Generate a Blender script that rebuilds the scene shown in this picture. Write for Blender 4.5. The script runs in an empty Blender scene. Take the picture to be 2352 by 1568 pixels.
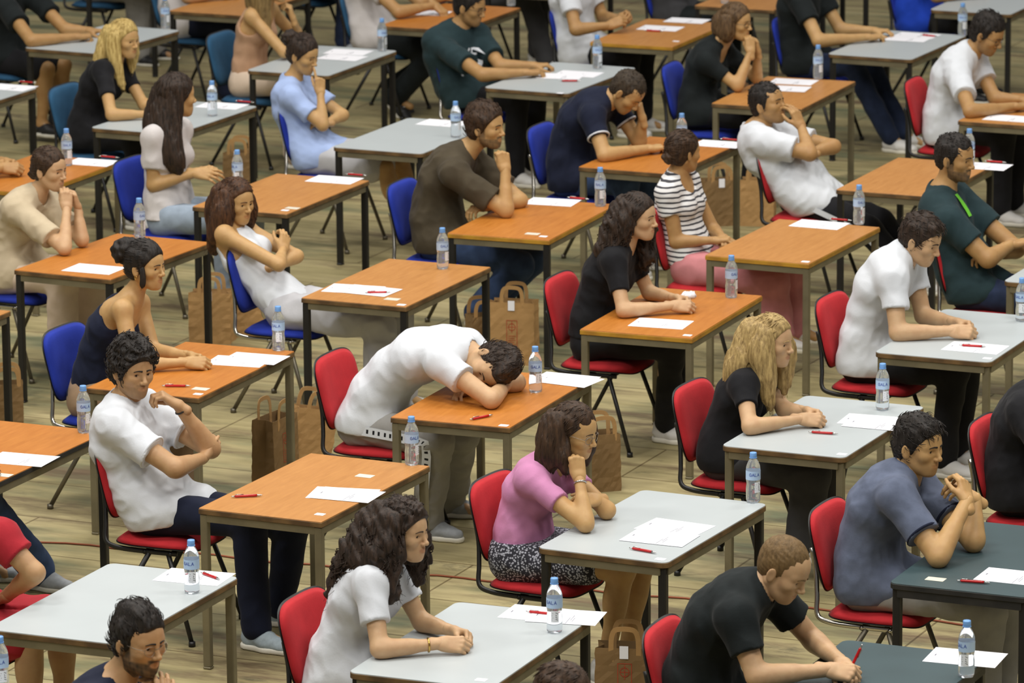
# Exam hall: rows of single desks with students, seen from the stands through a long lens.
import bpy, math, random
import numpy as np
from mathutils import Vector, Matrix

rng = random.Random(7)
SC = bpy.context.scene
COL = SC.collection
PI = math.pi

# ------------------------------------------------------------------ camera
FPX, CAMH, PITCH, ROLL = 11375.7, 6.3679, math.radians(12.7935), math.radians(-0.4783)
CX, CY = 1176.0, 784.0
_cr, _sr = math.cos(ROLL), math.sin(ROLL)
_r, _u = Vector((1, 0, 0)), Vector((0, math.sin(PITCH), math.cos(PITCH)))
FWD = Vector((0, math.cos(PITCH), -math.sin(PITCH)))
RIGHT = _cr * _r + _sr * _u
UP = -_sr * _r + _cr * _u
CAM = Vector((0, 0, CAMH))


def ray(px, py):
    return (FWD + RIGHT * ((px - CX) / FPX) + UP * ((CY - py) / FPX))


def on_height(px, py, z):
    d = ray(px, py)
    return CAM + d * ((z - CAMH) / d.z)


def on_plane(px, py, point, normal):
    d = ray(px, py)
    return CAM + d * ((point - CAM).dot(normal) / d.dot(normal))


# ------------------------------------------------------------------ materials
MATS = {}


def srgb(r, g, b):
    f = lambda c: (c / 255 / 12.92) if c / 255 <= 0.04045 else ((c / 255 + 0.055) / 1.055) ** 2.4
    return (f(r), f(g), f(b), 1.0)


def new_mat(name):
    m = bpy.data.materials.new(name)
    m.use_nodes = True
    nt = m.node_tree
    return m, nt, nt.nodes['Principled BSDF']


def node(nt, t, **kw):
    n = nt.nodes.new(t)
    for k, v in kw.items():
        if k.startswith('i_'):
            key = k[2:]
            key = int(key) if key.isdigit() else key.replace('_', ' ')
            n.inputs[key].default_value = v
        else:
            setattr(n, k, v)
    return n


def ramp(nt, fac, stops):
    n = nt.nodes.new('ShaderNodeValToRGB')
    e = n.color_ramp.elements
    e[0].position, e[0].color = stops[0]
    e[1].position, e[1].color = stops[-1]
    for p, c in stops[1:-1]:
        x = e.new(p)
        x.color = c
    nt.links.new(fac, n.inputs['Fac'])
    return n


def coords(nt, scale=(1, 1, 1)):
    tc = nt.nodes.new('ShaderNodeTexCoord')
    mp = nt.nodes.new('ShaderNodeMapping')
    mp.inputs['Scale'].default_value = scale
    nt.links.new(tc.outputs['Object'], mp.inputs['Vector'])
    return mp.outputs['Vector']


def mottled(name, c, rough=.5, metal=0., var=.12, scale=8., bump=0., bscale=60., spec=.5, stretch=(1, 1, 1), sheen=0.):
    """a coloured surface with a slight uneven tone and, when asked, a fine relief"""
    if name in MATS:
        return MATS[name]
    m, nt, p = new_mat(name)
    v = coords(nt, stretch)
    n = node(nt, 'ShaderNodeTexNoise', i_Scale=scale, i_Detail=4.)
    nt.links.new(v, n.inputs['Vector'])
    lo = tuple(x * (1 - var) for x in c[:3]) + (1,)
    hi = tuple(min(1, x * (1 + var)) for x in c[:3]) + (1,)
    r = ramp(nt, n.outputs['Fac'], [(.3, lo), (.7, hi)])
    nt.links.new(r.outputs['Color'], p.inputs['Base Color'])
    p.inputs['Roughness'].default_value = rough
    p.inputs['Metallic'].default_value = metal
    p.inputs['Specular IOR Level'].default_value = spec
    if sheen:
        p.inputs['Sheen Weight'].default_value = sheen
        p.inputs['Sheen Roughness'].default_value = .4
    if bump:
        n2 = node(nt, 'ShaderNodeTexNoise', i_Scale=bscale, i_Detail=3.)
        nt.links.new(v, n2.inputs['Vector'])
        b = node(nt, 'ShaderNodeBump', i_Strength=bump, i_Distance=.01)
        nt.links.new(n2.outputs['Fac'], b.inputs['Height'])
        nt.links.new(b.outputs['Normal'], p.inputs['Normal'])
    MATS[name] = m
    return m


def cloth(name, c, var=.10, rough=.85):
    return mottled('cloth_' + name, c, rough=rough, var=var, scale=14., bump=.07, bscale=120., spec=.2, sheen=.05)


def striped(name, c1, c2, freq):
    if name in MATS:
        return MATS[name]
    m, nt, p = new_mat(name)
    v = coords(nt)
    w = node(nt, 'ShaderNodeTexWave', i_Scale=freq, i_Distortion=1.2, i_Detail=1., bands_direction='Z')
    w.inputs['Detail Scale'].default_value = 1.5
    nt.links.new(v, w.inputs['Vector'])
    r = ramp(nt, w.outputs['Fac'], [(.0, c2), (.22, c2), (.34, c1), (1., c1)])
    nt.links.new(r.outputs['Color'], p.inputs['Base Color'])
    p.inputs['Roughness'].default_value = .85
    MATS[name] = m
    return m


def floral(name, c1, c2):
    m, nt, p = new_mat(name)
    v = coords(nt)
    w = node(nt, 'ShaderNodeTexVoronoi', i_Scale=95., feature='F1')
    nt.links.new(v, w.inputs['Vector'])
    r = ramp(nt, w.outputs['Distance'], [(.0, c2), (.34, c2), (.50, c1), (1., c1)])
    nt.links.new(r.outputs['Color'], p.inputs['Base Color'])
    p.inputs['Roughness'].default_value = .85
    return m


def wood_top(name, c1, c2, rough=.38):
    """wood-print laminate: fine long grain along the desk"""
    if name in MATS:
        return MATS[name]
    m, nt, p = new_mat(name)
    v = coords(nt, (9, 1.1, 1))
    n = node(nt, 'ShaderNodeTexNoise', i_Scale=6., i_Detail=6., i_Roughness=.6)
    nt.links.new(v, n.inputs['Vector'])
    r = ramp(nt, n.outputs['Fac'], [(.3, c1), (.7, c2)])
    nt.links.new(r.outputs['Color'], p.inputs['Base Color'])
    n2 = node(nt, 'ShaderNodeTexNoise', i_Scale=3.)
    nt.links.new(coords(nt), n2.inputs['Vector'])
    rr = node(nt, 'ShaderNodeMapRange')
    rr.inputs['To Min'].default_value = rough - .06
    rr.inputs['To Max'].default_value = rough + .1
    nt.links.new(n2.outputs['Fac'], rr.inputs['Value'])
    nt.links.new(rr.outputs['Result'], p.inputs['Roughness'])
    MATS[name] = m
    return m


def worn_edge(name, c1, c2):
    if name in MATS:
        return MATS[name]
    m, nt, p = new_mat(name)
    n = node(nt, 'ShaderNodeTexNoise', i_Scale=9., i_Detail=6.)
    nt.links.new(coords(nt), n.inputs['Vector'])
    r = ramp(nt, n.outputs['Fac'], [(.42, c1), (.66, c2)])
    nt.links.new(r.outputs['Color'], p.inputs['Base Color'])
    p.inputs['Roughness'].default_value = .6
    MATS[name] = m
    return m


def clear(name, c, rough=.03, ior=1.33, alpha=1.):
    if name in MATS:
        return MATS[name]
    m, nt, p = new_mat(name)
    p.inputs['Base Color'].default_value = c
    p.inputs['Roughness'].default_value = rough
    p.inputs['IOR'].default_value = ior
    p.inputs['Transmission Weight'].default_value = 1.
    MATS[name] = m
    return m


def skin_mat(name, tone, beard=(.05, .035, .025, 1), lip=None):
    """skin with its own lip and beard colour carried by two attributes of the body mesh"""
    m, nt, p = new_mat('skin_' + name)
    n = node(nt, 'ShaderNodeTexNoise', i_Scale=22., i_Detail=3.)
    nt.links.new(coords(nt), n.inputs['Vector'])
    lo = (tone[0] * .93, tone[1] * .88, tone[2] * .86, 1)
    hi = (min(1, tone[0] * 1.05), tone[1] * 1.06, tone[2] * 1.06, 1)
    r = ramp(nt, n.outputs['Fac'], [(.3, lo), (.7, hi)])
    lipc = lip or (tone[0] * .72, tone[1] * .42, tone[2] * .42, 1)
    col = r.outputs['Color']
    for att, c in (('lip', lipc), ('beard', beard)):
        a = node(nt, 'ShaderNodeAttribute', attribute_name=att)
        mx = node(nt, 'ShaderNodeMix', data_type='RGBA')
        mx.inputs[7].default_value = c
        nt.links.new(a.outputs['Fac'], mx.inputs[0])
        nt.links.new(col, mx.inputs[6])
        col = mx.outputs[2]
    nt.links.new(col, p.inputs['Base Color'])
    p.inputs['Roughness'].default_value = .48
    p.inputs['Specular IOR Level'].default_value = .35
    p.inputs['Subsurface Weight'].default_value = .12
    p.inputs['Subsurface Radius'].default_value = (.012, .005, .003)
    return m


def hair_mat(name, c1, c2, rough=.55):
    if 'hair_' + name in MATS:
        return MATS['hair_' + name]
    m, nt, p = new_mat('hair_' + name)
    n = node(nt, 'ShaderNodeTexNoise', i_Scale=16., i_Detail=5., i_Roughness=.65)
    nt.links.new(coords(nt, (5, 5, .8)), n.inputs['Vector'])
    r = ramp(nt, n.outputs['Fac'], [(.35, c1), (.68, c2)])
    nt.links.new(r.outputs['Color'], p.inputs['Base Color'])
    p.inputs['Roughness'].default_value = rough
    p.inputs['Specular IOR Level'].default_value = .3
    b = node(nt, 'ShaderNodeBump', i_Strength=.5, i_Distance=.01)
    nt.links.new(n.outputs['Fac'], b.inputs['Height'])
    nt.links.new(b.outputs['Normal'], p.inputs['Normal'])
    MATS['hair_' + name] = m
    return m


# ------------------------------------------------------------------ objects
def link(name, me, mats, parent=None, loc=None):
    o = bpy.data.objects.new(name, me)
    COL.objects.link(o)
    if not isinstance(mats, (list, tuple)):
        mats = [mats]
    if not me.materials:
        for m in mats:
            me.materials.append(m)
    if parent is not None:
        o.parent = parent
    if loc is not None:
        o.location = loc
    return o


def mesh(name, V, Fs, smooth=True, mi=None):
    me = bpy.data.meshes.new(name)
    V = np.asarray(V, dtype=np.float32).reshape(-1, 3)
    if isinstance(Fs, np.ndarray):
        n, k = Fs.shape
        me.vertices.add(len(V))
        me.vertices.foreach_set('co', V.ravel())
        me.loops.add(n * k)
        me.loops.foreach_set('vertex_index', Fs.astype(np.int32).ravel())
        me.polygons.add(n)
        me.polygons.foreach_set('loop_start', np.arange(0, n * k, k, dtype=np.int32))
        me.update(calc_edges=True)
    else:
        me.from_pydata([tuple(v) for v in V], [], Fs)
    me.polygons.foreach_set('use_smooth', [smooth] * len(me.polygons))
    if mi is not None:
        me.polygons.foreach_set('material_index', mi)
    me.update()
    return me


def empty(name, label, cat, loc=(0, 0, 0), rot=0., group=None):
    o = bpy.data.objects.new(name, None)
    COL.objects.link(o)
    o.empty_display_size = .05
    o.location = loc
    o.rotation_euler = (0, 0, rot)
    return tag(o, label, cat, group)


def tag(o, label, cat, group=None):
    o['label'] = label
    o['category'] = cat
    if group:
        o['group'] = group
    return o


def copy_tree(o, parent=None):
    c = o.copy()
    COL.objects.link(c)
    c.parent = parent
    for ch in list(o.children):
        copy_tree(ch, c)
    return c


class Geo:
    """collects shapes that become ONE mesh"""

    def __init__(s):
        s.v, s.f, s.m = [], [], []

    def add(s, V, F, mi=0):
        b = len(s.v)
        s.v += [tuple(x) for x in V]
        s.f += [tuple(i + b for i in f) for f in F]
        s.m += [mi] * len(F)

    def box(s, lo, hi, bev=0., mi=0):
        x0, y0, z0 = lo
        x1, y1, z1 = hi
        if bev <= 0:
            V = [(x, y, z) for z in (z0, z1) for y in (y0, y1) for x in (x0, x1)]
            F = [(0, 2, 3, 1), (4, 5, 7, 6), (0, 1, 5, 4), (2, 6, 7, 3), (0, 4, 6, 2), (1, 3, 7, 5)]
            s.add(V, F, mi)
            return
        s.slab(rounded((x1 - x0), (y1 - y0), bev, 3, ((x0 + x1) / 2, (y0 + y1) / 2)), z0, z1, min(bev, (z1 - z0) / 2) * .6, mi)

    def slab(s, ring, z0, z1, bev=0., mi=0):
        """extruded outline with chamfered rims"""
        n = len(ring)
        cx = sum(p[0] for p in ring) / n
        cy = sum(p[1] for p in ring) / n

        def inset(d):
            out = []
            for x, y in ring:
                L = math.hypot(x - cx, y - cy)
                out.append((x - (x - cx) / L * d, y - (y - cy) / L * d))
            return out
        lv = [(inset(bev), z0), (ring, z0 + bev), (ring, z1 - bev), (inset(bev), z1)] if bev else [(ring, z0), (ring, z1)]
        V = [(x, y, z) for r, z in lv for x, y in r]
        F = []
        for k in range(len(lv) - 1):
            for i in range(n):
                j = (i + 1) % n
                F.append((k * n + i, k * n + j, (k + 1) * n + j, (k + 1) * n + i))
        F.append(tuple(range(n - 1, -1, -1)))
        F.append(tuple(range((len(lv) - 1) * n, len(lv) * n)))
        s.add(V, F, mi)

    def tube(s, pts, r, seg=10, flat=1., mi=0, closed=False, smooth=0):
        P = [Vector(p) for p in pts]
        if smooth:
            P = smooth_path(P, smooth)
        n = len(P)
        rr = r if isinstance(r, (list, tuple)) else [r] * n
        if len(rr) != n:
            rr = [rr[min(len(rr) - 1, int(i * (len(rr) - 1) / (n - 1) + .5))] for i in range(n)]
        V, F = [], []
        prev = None
        for i in range(n):
            if closed:
                t = (P[(i + 1) % n] - P[i - 1]).normalized()
            else:
                t = (P[min(i + 1, n - 1)] - P[max(i - 1, 0)]).normalized()
            if prev is None:
                a = Vector((0, 0, 1)) if abs(t.z) < .9 else Vector((1, 0, 0))
                prev = (a - t * a.dot(t)).normalized()
            else:
                prev = (prev - t * prev.dot(t)).normalized()
            b = t.cross(prev)
            for k in range(seg):
                an = 2 * PI * k / seg
                V.append(P[i] + prev * (math.cos(an) * rr[i]) + b * (math.sin(an) * rr[i] * flat))
        for i in range(n if closed else n - 1):
            for k in range(seg):
                l = (k + 1) % seg
                j = (i + 1) % n
                F.append((i * seg + k, i * seg + l, j * seg + l, j * seg + k))
        if not closed:
            F.append(tuple(range(seg - 1, -1, -1)))
            F.append(tuple(range((n - 1) * seg, n * seg)))
        s.add(V, F, mi)

    def lathe(s, prof, seg=24, mi=0, lobes=None):
        V, F = [], []
        for i, (r, z) in enumerate(prof):
            for k in range(seg):
                a = 2 * PI * k / seg
                q = r * (1 + (lobes[i] * math.cos(5 * a) if lobes else 0))
                V.append((q * math.cos(a), q * math.sin(a), z))
        for i in range(len(prof) - 1):
            for k in range(seg):
                l = (k + 1) % seg
                F.append((i * seg + k, i * seg + l, (i + 1) * seg + l, (i + 1) * seg + k))
        if prof[0][0] > 1e-5:
            F.append(tuple(range(seg - 1, -1, -1)))
        if prof[-1][0] > 1e-5:
            F.append(tuple(range((len(prof) - 1) * seg, len(prof) * seg)))
        s.add(V, F, mi)

    def mesh(s, name, smooth=False):
        me = mesh(name, s.v, s.f, smooth, s.m)
        if smooth == 'auto':
            pass
        return me

    def build(s, name, mats, parent=None, smooth=False, loc=None):
        return link(name, s.mesh(name, smooth), mats, parent, loc)


def smooth_path(P, n):
    """Catmull-Rom through the points"""
    out = []
    Q = [P[0] * 2 - P[1]] + P + [P[-1] * 2 - P[-2]]
    for i in range(1, len(Q) - 2):
        for k in range(n):
            t = k / n
            a, b, c, d = Q[i - 1], Q[i], Q[i + 1], Q[i + 2]
            out.append(.5 * ((2 * b) + (c - a) * t + (2 * a - 5 * b + 4 * c - d) * t * t + (3 * b - a - 3 * c + d) * t ** 3))
    out.append(P[-1])
    return out


def rounded(w, d, r, n=4, c=(0, 0)):
    out = []
    for sx, sy, a0 in ((1, 1, 0), (-1, 1, 90), (-1, -1, 180), (1, -1, 270)):
        for k in range(n + 1):
            a = math.radians(a0 + 90 * k / n)
            out.append((c[0] + sx * (w / 2 - r) + r * math.cos(a), c[1] + sy * (d / 2 - r) + r * math.sin(a)))
    return out


def pad(w, h, front, back, n=14, e=4.5, bow=0., taper=0., dish=0.):
    """cushion: superellipse outline in x,y; front and back bulges along z"""
    V, F = [], []
    idx = {}
    for side, th in ((0, front), (1, -back)):
        for i in range(n + 1):
            for j in range(n + 1):
                a, b = 2 * i / n - 1, 2 * j / n - 1
                rim = i in (0, n) or j in (0, n)
                if side == 1 and rim:
                    idx[1, i, j] = idx[0, i, j]
                    continue
                m = max(abs(a), abs(b))
                l = (abs(a) ** e + abs(b) ** e) ** (1 / e)
                k = m / l if l > 0 else 1
                x, y = a * k, b * k
                rr = min(1, (abs(x) ** e + abs(y) ** e) ** (1 / e))
                z = th * (1 - rr ** 5) ** .6 if rr < 1 else 0
                z += bow * (x * x) + (dish * (1 - y * y) * (1 if side == 0 else 0))
                idx[side, i, j] = len(V)
                V.append((x * w / 2 * (1 - taper * (y + 1) / 2), y * h / 2, z))
        for i in range(n):
            for j in range(n):
                q = (idx[side, i, j], idx[side, i + 1, j], idx[side, i + 1, j + 1], idx[side, i, j + 1])
                F.append(q if side == 0 else q[::-1])
    return V, F

# ------------------------------------------------------------------ palette
M_ORANGE = wood_top('laminate_orange', srgb(178, 108, 36), srgb(194, 124, 50))
M_TAN = wood_top('laminate_tan', srgb(178, 120, 58), srgb(194, 136, 72))
M_GREY = mottled('laminate_grey', srgb(180, 187, 189), rough=.38, var=.03, scale=3.)
M_PETROL = mottled('laminate_petrol', srgb(52, 72, 76), rough=.5, var=.08, scale=5.)
M_EDGE = worn_edge('edge_brown', srgb(84, 62, 36), srgb(120, 92, 54))
M_EDGEY = worn_edge('edge_yellow', srgb(186, 138, 38), srgb(160, 112, 34))
M_EDGEB = worn_edge('edge_black', srgb(28, 28, 28), srgb(44, 42, 40))
M_OLIVE = mottled('steel_olive', srgb(120, 112, 88), rough=.45, metal=.3, var=.15, scale=10.)
M_BLACKM = mottled('steel_black', srgb(34, 33, 32), rough=.42, metal=.2, var=.15, scale=12.)
M_CHROME = mottled('steel_chrome', srgb(190, 186, 178), rough=.2, metal=1., var=.05)
M_DULL = mottled('steel_dull', srgb(104, 98, 84), rough=.4, metal=.6, var=.12)
M_PLASTIC = mottled('plastic_black', srgb(30, 29, 28), rough=.5, var=.08, bump=.15, bscale=200.)
M_RED = cloth('chair_red', srgb(176, 40, 46), .08)
M_BLUE = cloth('chair_blue', srgb(34, 52, 150), .08)
M_TEAL = cloth('chair_teal', srgb(44, 84, 116), .08)
M_PAPER = mottled('paper', srgb(240, 240, 246), rough=.8, var=.01)
M_INK = mottled('ink_grey', srgb(120, 122, 132), rough=.8, var=.05)
M_CARD = mottled('card_cream', srgb(216, 212, 196), rough=.5, var=.05, scale=40.)
M_PENR = mottled('pen_red', srgb(178, 18, 22), rough=.25, var=.05)
M_PENS = mottled('pen_silver', srgb(200, 198, 196), rough=.25, metal=.9, var=.03)
M_KRAFT = mottled('kraft_paper', srgb(172, 134, 84), rough=.85, var=.08, scale=6., bump=.2, bscale=30.)
M_KRAFTD = mottled('kraft_dark', srgb(128, 100, 62), rough=.85, var=.1, scale=6.)
M_STAMP = mottled('stamp_red', srgb(172, 62, 36), rough=.8, var=.1, scale=30.)
M_PET = clear('bottle_clear', (.90, .95, 1., 1), .04, 1.24)
M_PET.node_tree.nodes['Principled BSDF'].inputs['Transmission Weight'].default_value = .84
M_CAP = mottled('cap_blue', srgb(116, 166, 226), rough=.4, var=.03)
M_LABEL = mottled('label_paleblue', srgb(176, 202, 232), rough=.5, var=.06, scale=30.)
M_LETTER = mottled('lettering_blue', srgb(60, 84, 170), rough=.5, var=.03)
M_LABELW = mottled('label_white', srgb(232, 236, 242), rough=.5, var=.05, scale=30.)
M_LEAD = mottled('print_grey', srgb(70, 74, 84), rough=.6, var=.1)

TW, TL, TH = .62, 1.10, .75

# ------------------------------------------------------------------ desks
DESK = {}


def desk_proto(top, edge, leg):
    key = (top, edge, leg)
    if key in DESK:
        return DESK[key], False
    mt = dict(orange=M_ORANGE, tan=M_TAN, grey=M_GREY, petrol=M_PETROL)[top]
    me = dict(brown=M_EDGE, yellow=M_EDGEY, black=M_EDGEB)[edge]
    ml = dict(olive=M_OLIVE, black=M_BLACKM)[leg]
    r = .035 if top in ('grey', 'petrol') else .006
    root = empty('exam_desk', 'desk', 'desk')
    g = Geo()
    g.slab(rounded(TW - .004, TL - .004, r, 5), TH - .006, TH, .0012)
    g.build('tabletop', mt, root)
    g = Geo()
    g.slab(rounded(TW, TL, r, 5), TH - .027, TH - .0045, .0015)
    g.build('edge_band', me, root)
    g = Geo()
    z0, z1, t, q = TH - .062, TH - .028, .022, .006
    x, y = TW / 2 - q, TL / 2 - q
    mid = dict(bev=.003)
    g.box((-x + .03, -y, z0), (x - .03, -y + t, z1), .004)
    g.box((-x + .03, y - t, z0), (x - .03, y, z1), .004)
    g.box((-x, -y + .03, z0), (-x + t, y - .03, z1), .004)
    g.box((x - t, -y + .03, z0), (x, y - .03, z1), .004)
    for k in (-.2, .2):
        g.box((-x + t, k - .012, z0 + .008), (x - t, k + .012, z1), .003)
    g.build('apron_frame', M_EDGEB if top == 'petrol' else M_OLIVE, root)
    w = .036
    for sx in (-1, 1):
        for sy in (-1, 1):
            g = Geo()
            cx, cy = sx * (TW / 2 - w / 2 - .003 - r * .3), sy * (TL / 2 - w / 2 - .003 - r * .3)
            g.box((cx - w / 2, cy - w / 2, .012), (cx + w / 2, cy + w / 2, TH - .028), .006)
            g.box((cx - w / 2 - .001, cy - w / 2 - .001, 0), (cx + w / 2 + .001, cy + w / 2 + .001, .0125), .006)
            g.build('leg', ml, root)
    DESK[key] = root
    return root, True


class Frame:
    """a desk's own axes: u forward from the seat edge, v to the sitter's left along it, z up"""

    def __init__(s, x, y, deg):
        a = math.radians(deg)
        s.a = a
        s.e = Vector((math.cos(a), math.sin(a), 0))
        s.g = Vector((-math.sin(a), math.cos(a), 0))
        s.o = Vector((x, y, 0))

    def L(s, u, v, z):
        return s.o + s.e * u + s.g * v + Vector((0, 0, z))

    def dirv(s, a, b, c):
        return s.e * a + s.g * b + Vector((0, 0, c))

    def V(s, px, py, v):
        return on_plane(px, py, s.o + s.g * v, s.g)


# ------------------------------------------------------------------ chairs
CHAIR = {}


def chair_proto(colour, metal):
    key = (colour, metal)
    if key in CHAIR:
        return CHAIR[key], False
    mf = dict(red=M_RED, blue=M_BLUE, teal=M_TEAL)[colour]
    mm = dict(black=M_BLACKM, chrome=M_CHROME)[metal]
    root = empty('stacking_chair', 'chair', 'chair')
    t = math.radians(13)
    up = Vector((-math.sin(t), 0, math.cos(t)))
    fw = Vector((math.cos(t), 0, math.sin(t)))
    yy = Vector((0, 1, 0))

    def put(V, c, ax, ay, az):
        return [c + ax * v[0] + ay * v[1] + az * v[2] for v in V]
    V, F = pad(.44, .36, .030, .002, 18, 4.2, bow=.028, taper=-.06)
    g = Geo()
    g.add(put(V, Vector((-.262, 0, .71)), yy, up, fw), F)
    g.build('backrest', mf, root, True)
    V, F = pad(.452, .372, .004, .016, 18, 4.2, bow=.028, taper=-.06)
    g = Geo()
    g.add(put(V, Vector((-.268, 0, .71)), yy, up, fw), F)
    g.build('back_shell', M_PLASTIC, root, True)
    V, F = pad(.46, .43, .030, .004, 18, 4.0)
    V = [(x, y, z - max(0, (y - .12)) ** 2 * 2.2) for x, y, z in V]
    g = Geo()
    g.add(put(V, Vector((0, 0, .445)), Vector((0, -1, 0)), Vector((1, 0, 0)), Vector((0, 0, 1))), F)
    g.build('seat', mf, root, True)
    V, F = pad(.466, .436, .003, .018, 18, 4.0)
    V = [(x, y, z - max(0, (y - .12)) ** 2 * 2.2) for x, y, z in V]
    g = Geo()
    g.add(put(V, Vector((0, 0, .440)), Vector((0, -1, 0)), Vector((1, 0, 0)), Vector((0, 0, 1))), F)
    g.build('seat_shell', M_PLASTIC, root, True)
    g = Geo()
    for s in (-1, 1):
        g.tube([(.13, s * .2, .415), (-.05, s * .205, .415), (-.18, s * .2, .418), (-.245, s * .185, .440), (-.258, s * .160, .52),
                (-.276, s * .13, .62), (-.300, s * .12, .72)], .0125, 10, .75, smooth=5)
    g.tube([(.1, -.215, .413), (.1, .215, .413)], .011, 8)
    g.tube([(-.03, -.215, .413), (-.03, .215, .413)], .011, 8)
    g.build('frame', mm, root, True)
    for s in (-1, 1):
        for a, b in (((.09, s * .205, .41), (.225, s * .25, .012)), ((-.01, s * .205, .41), (-.235, s * .25, .012))):
            g = Geo()
            a, b = Vector(a), Vector(b)
            g.tube([a, a.lerp(b, .5), b], [.0125, .012, .0115], 10, .8)
            g.tube([b + Vector((0, 0, .012)), b + Vector((0, 0, -.011))], [.0155, .0165], 10)
            g.build('leg', M_BLACKM if metal == 'black' else M_DULL, root, True)
    CHAIR[key] = root
    return root, True


# ------------------------------------------------------------------ bottle
GALA = [[(.9, .8), (.7, 1), (.3, 1), (.05, .75), (.05, .25), (.3, 0), (.7, 0), (.95, .2), (.95, .48), (.55, .48)],
        [(0, 0), (.5, 1), (1, 0)], [(.2, .35), (.8, .35)],
        [(.05, 1), (.05, 0), (.85, 0)],
        [(0, 0), (.5, 1), (1, 0)], [(.2, .35), (.8, .35)]]
GALA_AT = [0, 1, 1, 2, 3, 3]


def strip(g, pts, w, place):
    """a flat pen stroke of width w laid on a surface by place(s, t)"""
    for (x0, y0), (x1, y1) in zip(pts[:-1], pts[1:]):
        L = math.hypot(x1 - x0, y1 - y0) or 1e-6
        dx, dy = (x1 - x0) / L * w / 2, (y1 - y0) / L * w / 2
        q = [(x0 - dx - dy, y0 - dy + dx), (x0 - dx + dy, y0 - dy - dx), (x1 + dx + dy, y1 + dy - dx), (x1 + dx - dy, y1 + dy + dx)]
        g.add([place(*p) for p in q], [(0, 1, 2, 3)])


BOTTLE = []


def bottle_proto():
    if BOTTLE:
        return BOTTLE[0]
    root = empty('water_bottle', 'bottle', 'bottle')
    g = Geo()
    prof = [(.0, .006), (.014, .005), (.022, .0), (.0285, .002), (.0322, .012), (.0328, .030), (.0318, .036), (.0328, .042), (.0328, .066), (.0308, .078), (.0300, .088), (.0318, .098),
            (.0328, .104), (.0328, .150), (.0322, .160), (.0300, .170), (.0245, .184), (.0180, .196), (.0138, .204), (.0132, .210), (.0, .211)]
    lob = [0, 0, .05, .05, .02] + [0] * 16
    g.lathe(prof, 28, lobes=lob)
    g.build('bottle_body', M_PET, root, True)
    g = Geo()
    g.lathe([(.0155, .207), (.0158, .2085), (.0158, .226), (.0148, .229), (0, .2292)], 28)
    g.build('cap', M_CAP, root, True)
    g = Geo()
    g.lathe([(.0172, .2035), (.0174, .2055), (.0172, .2065), (.0135, .2067)], 28)
    g.build('neck_ring', M_CAP, root, True)
    g = Geo()
    R = .0333
    V, F = [], []
    for i, z in enumerate((.107, .148)):
        for k in range(32):
            a = 2 * PI * k / 32
            V.append((R * math.cos(a), R * math.sin(a), z))
    F = [(k, (k + 1) % 32, 32 + (k + 1) % 32, 32 + k) for k in range(32)]
    g.add(V, F)
    lab = g.build('label', M_LABEL, root, True)
    g = Geo()
    h, w, gap = .0125, .0095, .0028
    tot = 4 * w + 3 * gap
    for rep in (-PI / 2,):
        for k, st in zip(GALA_AT, GALA):
            x0 = -tot / 2 + k * (w + gap)
            fine = []
            for (a, b), (c, d) in zip(st[:-1], st[1:]):
                fine += [(a + (c - a) * q / 3, b + (d - b) * q / 3) for q in range(3)]
            fine.append(st[-1])
            strip(g, [(x0 + a * w, .1255 + b * h) for a, b in fine], .0022,
                  lambda s, t: ((R + .0004) * math.cos(rep + s / R), (R + .0004) * math.sin(rep + s / R), t))
    g.build('lettering', M_LETTER, lab)
    g = Geo()
    for rep in (-PI / 2 + .5,):
        V, F = [], []
        for i in range(7):
            for z in (.050, .098):
                a = rep + (i - 3) * .16
                V.append(((.0334) * math.cos(a), (.0334) * math.sin(a), z))
        F = [(2 * i, 2 * i + 2, 2 * i + 3, 2 * i + 1) for i in range(6)]
        g.add(V, F)
    bl = g.build('lower_label', M_LABELW, root, True)
    g = Geo()
    for rep in (-PI / 2 + .5,):
        for k in range(4):
            z = .060 + .009 * k
            strip(g, [(-.011 + .002 * (k % 2), z), (.004, z + .003), (.012 - .003 * (k % 3), z - .001)], .0022,
                  lambda s, t: (.0338 * math.cos(rep + s / .0334), .0338 * math.sin(rep + s / .0334), t))
    g.build('print', M_LEAD, bl)
    BOTTLE.append(root)
    return root


def put_bottle(fr, px, py, label, first=[True]):
    p = bottle_proto()
    o = p if first[0] else copy_tree(p)
    first[0] = False
    c = on_height(px, py, TH)
    o.location = (c.x, c.y + .01, TH + .0005)
    o.rotation_euler = (0, 0, rng.uniform(-.9, .9))
    o['label'] = label
    o['group'] = 'half-litre water bottles on the desks'
    return o


# ------------------------------------------------------------------ paper, pens, cards
SHEET = []


def put_paper(fr, px, py, label, rot=0., lift=0):
    c = on_height(px, py, TH)
    if not SHEET:
        g = Geo()
        g.slab([(-.1485, -.105), (.1485, -.105), (.1485, .105), (-.1485, .105)], 0, .0008)
        SHEET.append(g.mesh('exam_paper'))
        g = Geo()
        for k, (a, b) in enumerate(((.09, .10), (.075, .05), (.06, .07))):
            g.box((.02 + .01 * k, -b, .0009), (.023 + .01 * k, -b + a, .0011))
        g.box((-.125, -.012, .0009), (-.119, .012, .0011))
        SHEET.append(g.mesh('print_lines'))
    o = link('exam_paper', SHEET[0], M_PAPER)
    o.location = (c.x, c.y, TH + .0006 + .0014 * lift)
    o.rotation_euler = (0, 0, fr.a + math.radians(rot))
    link('print_lines', SHEET[1], M_INK, o)
    return tag(o, label, 'paper', 'sheets of exam paper on the desks')


PEN = []


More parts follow.
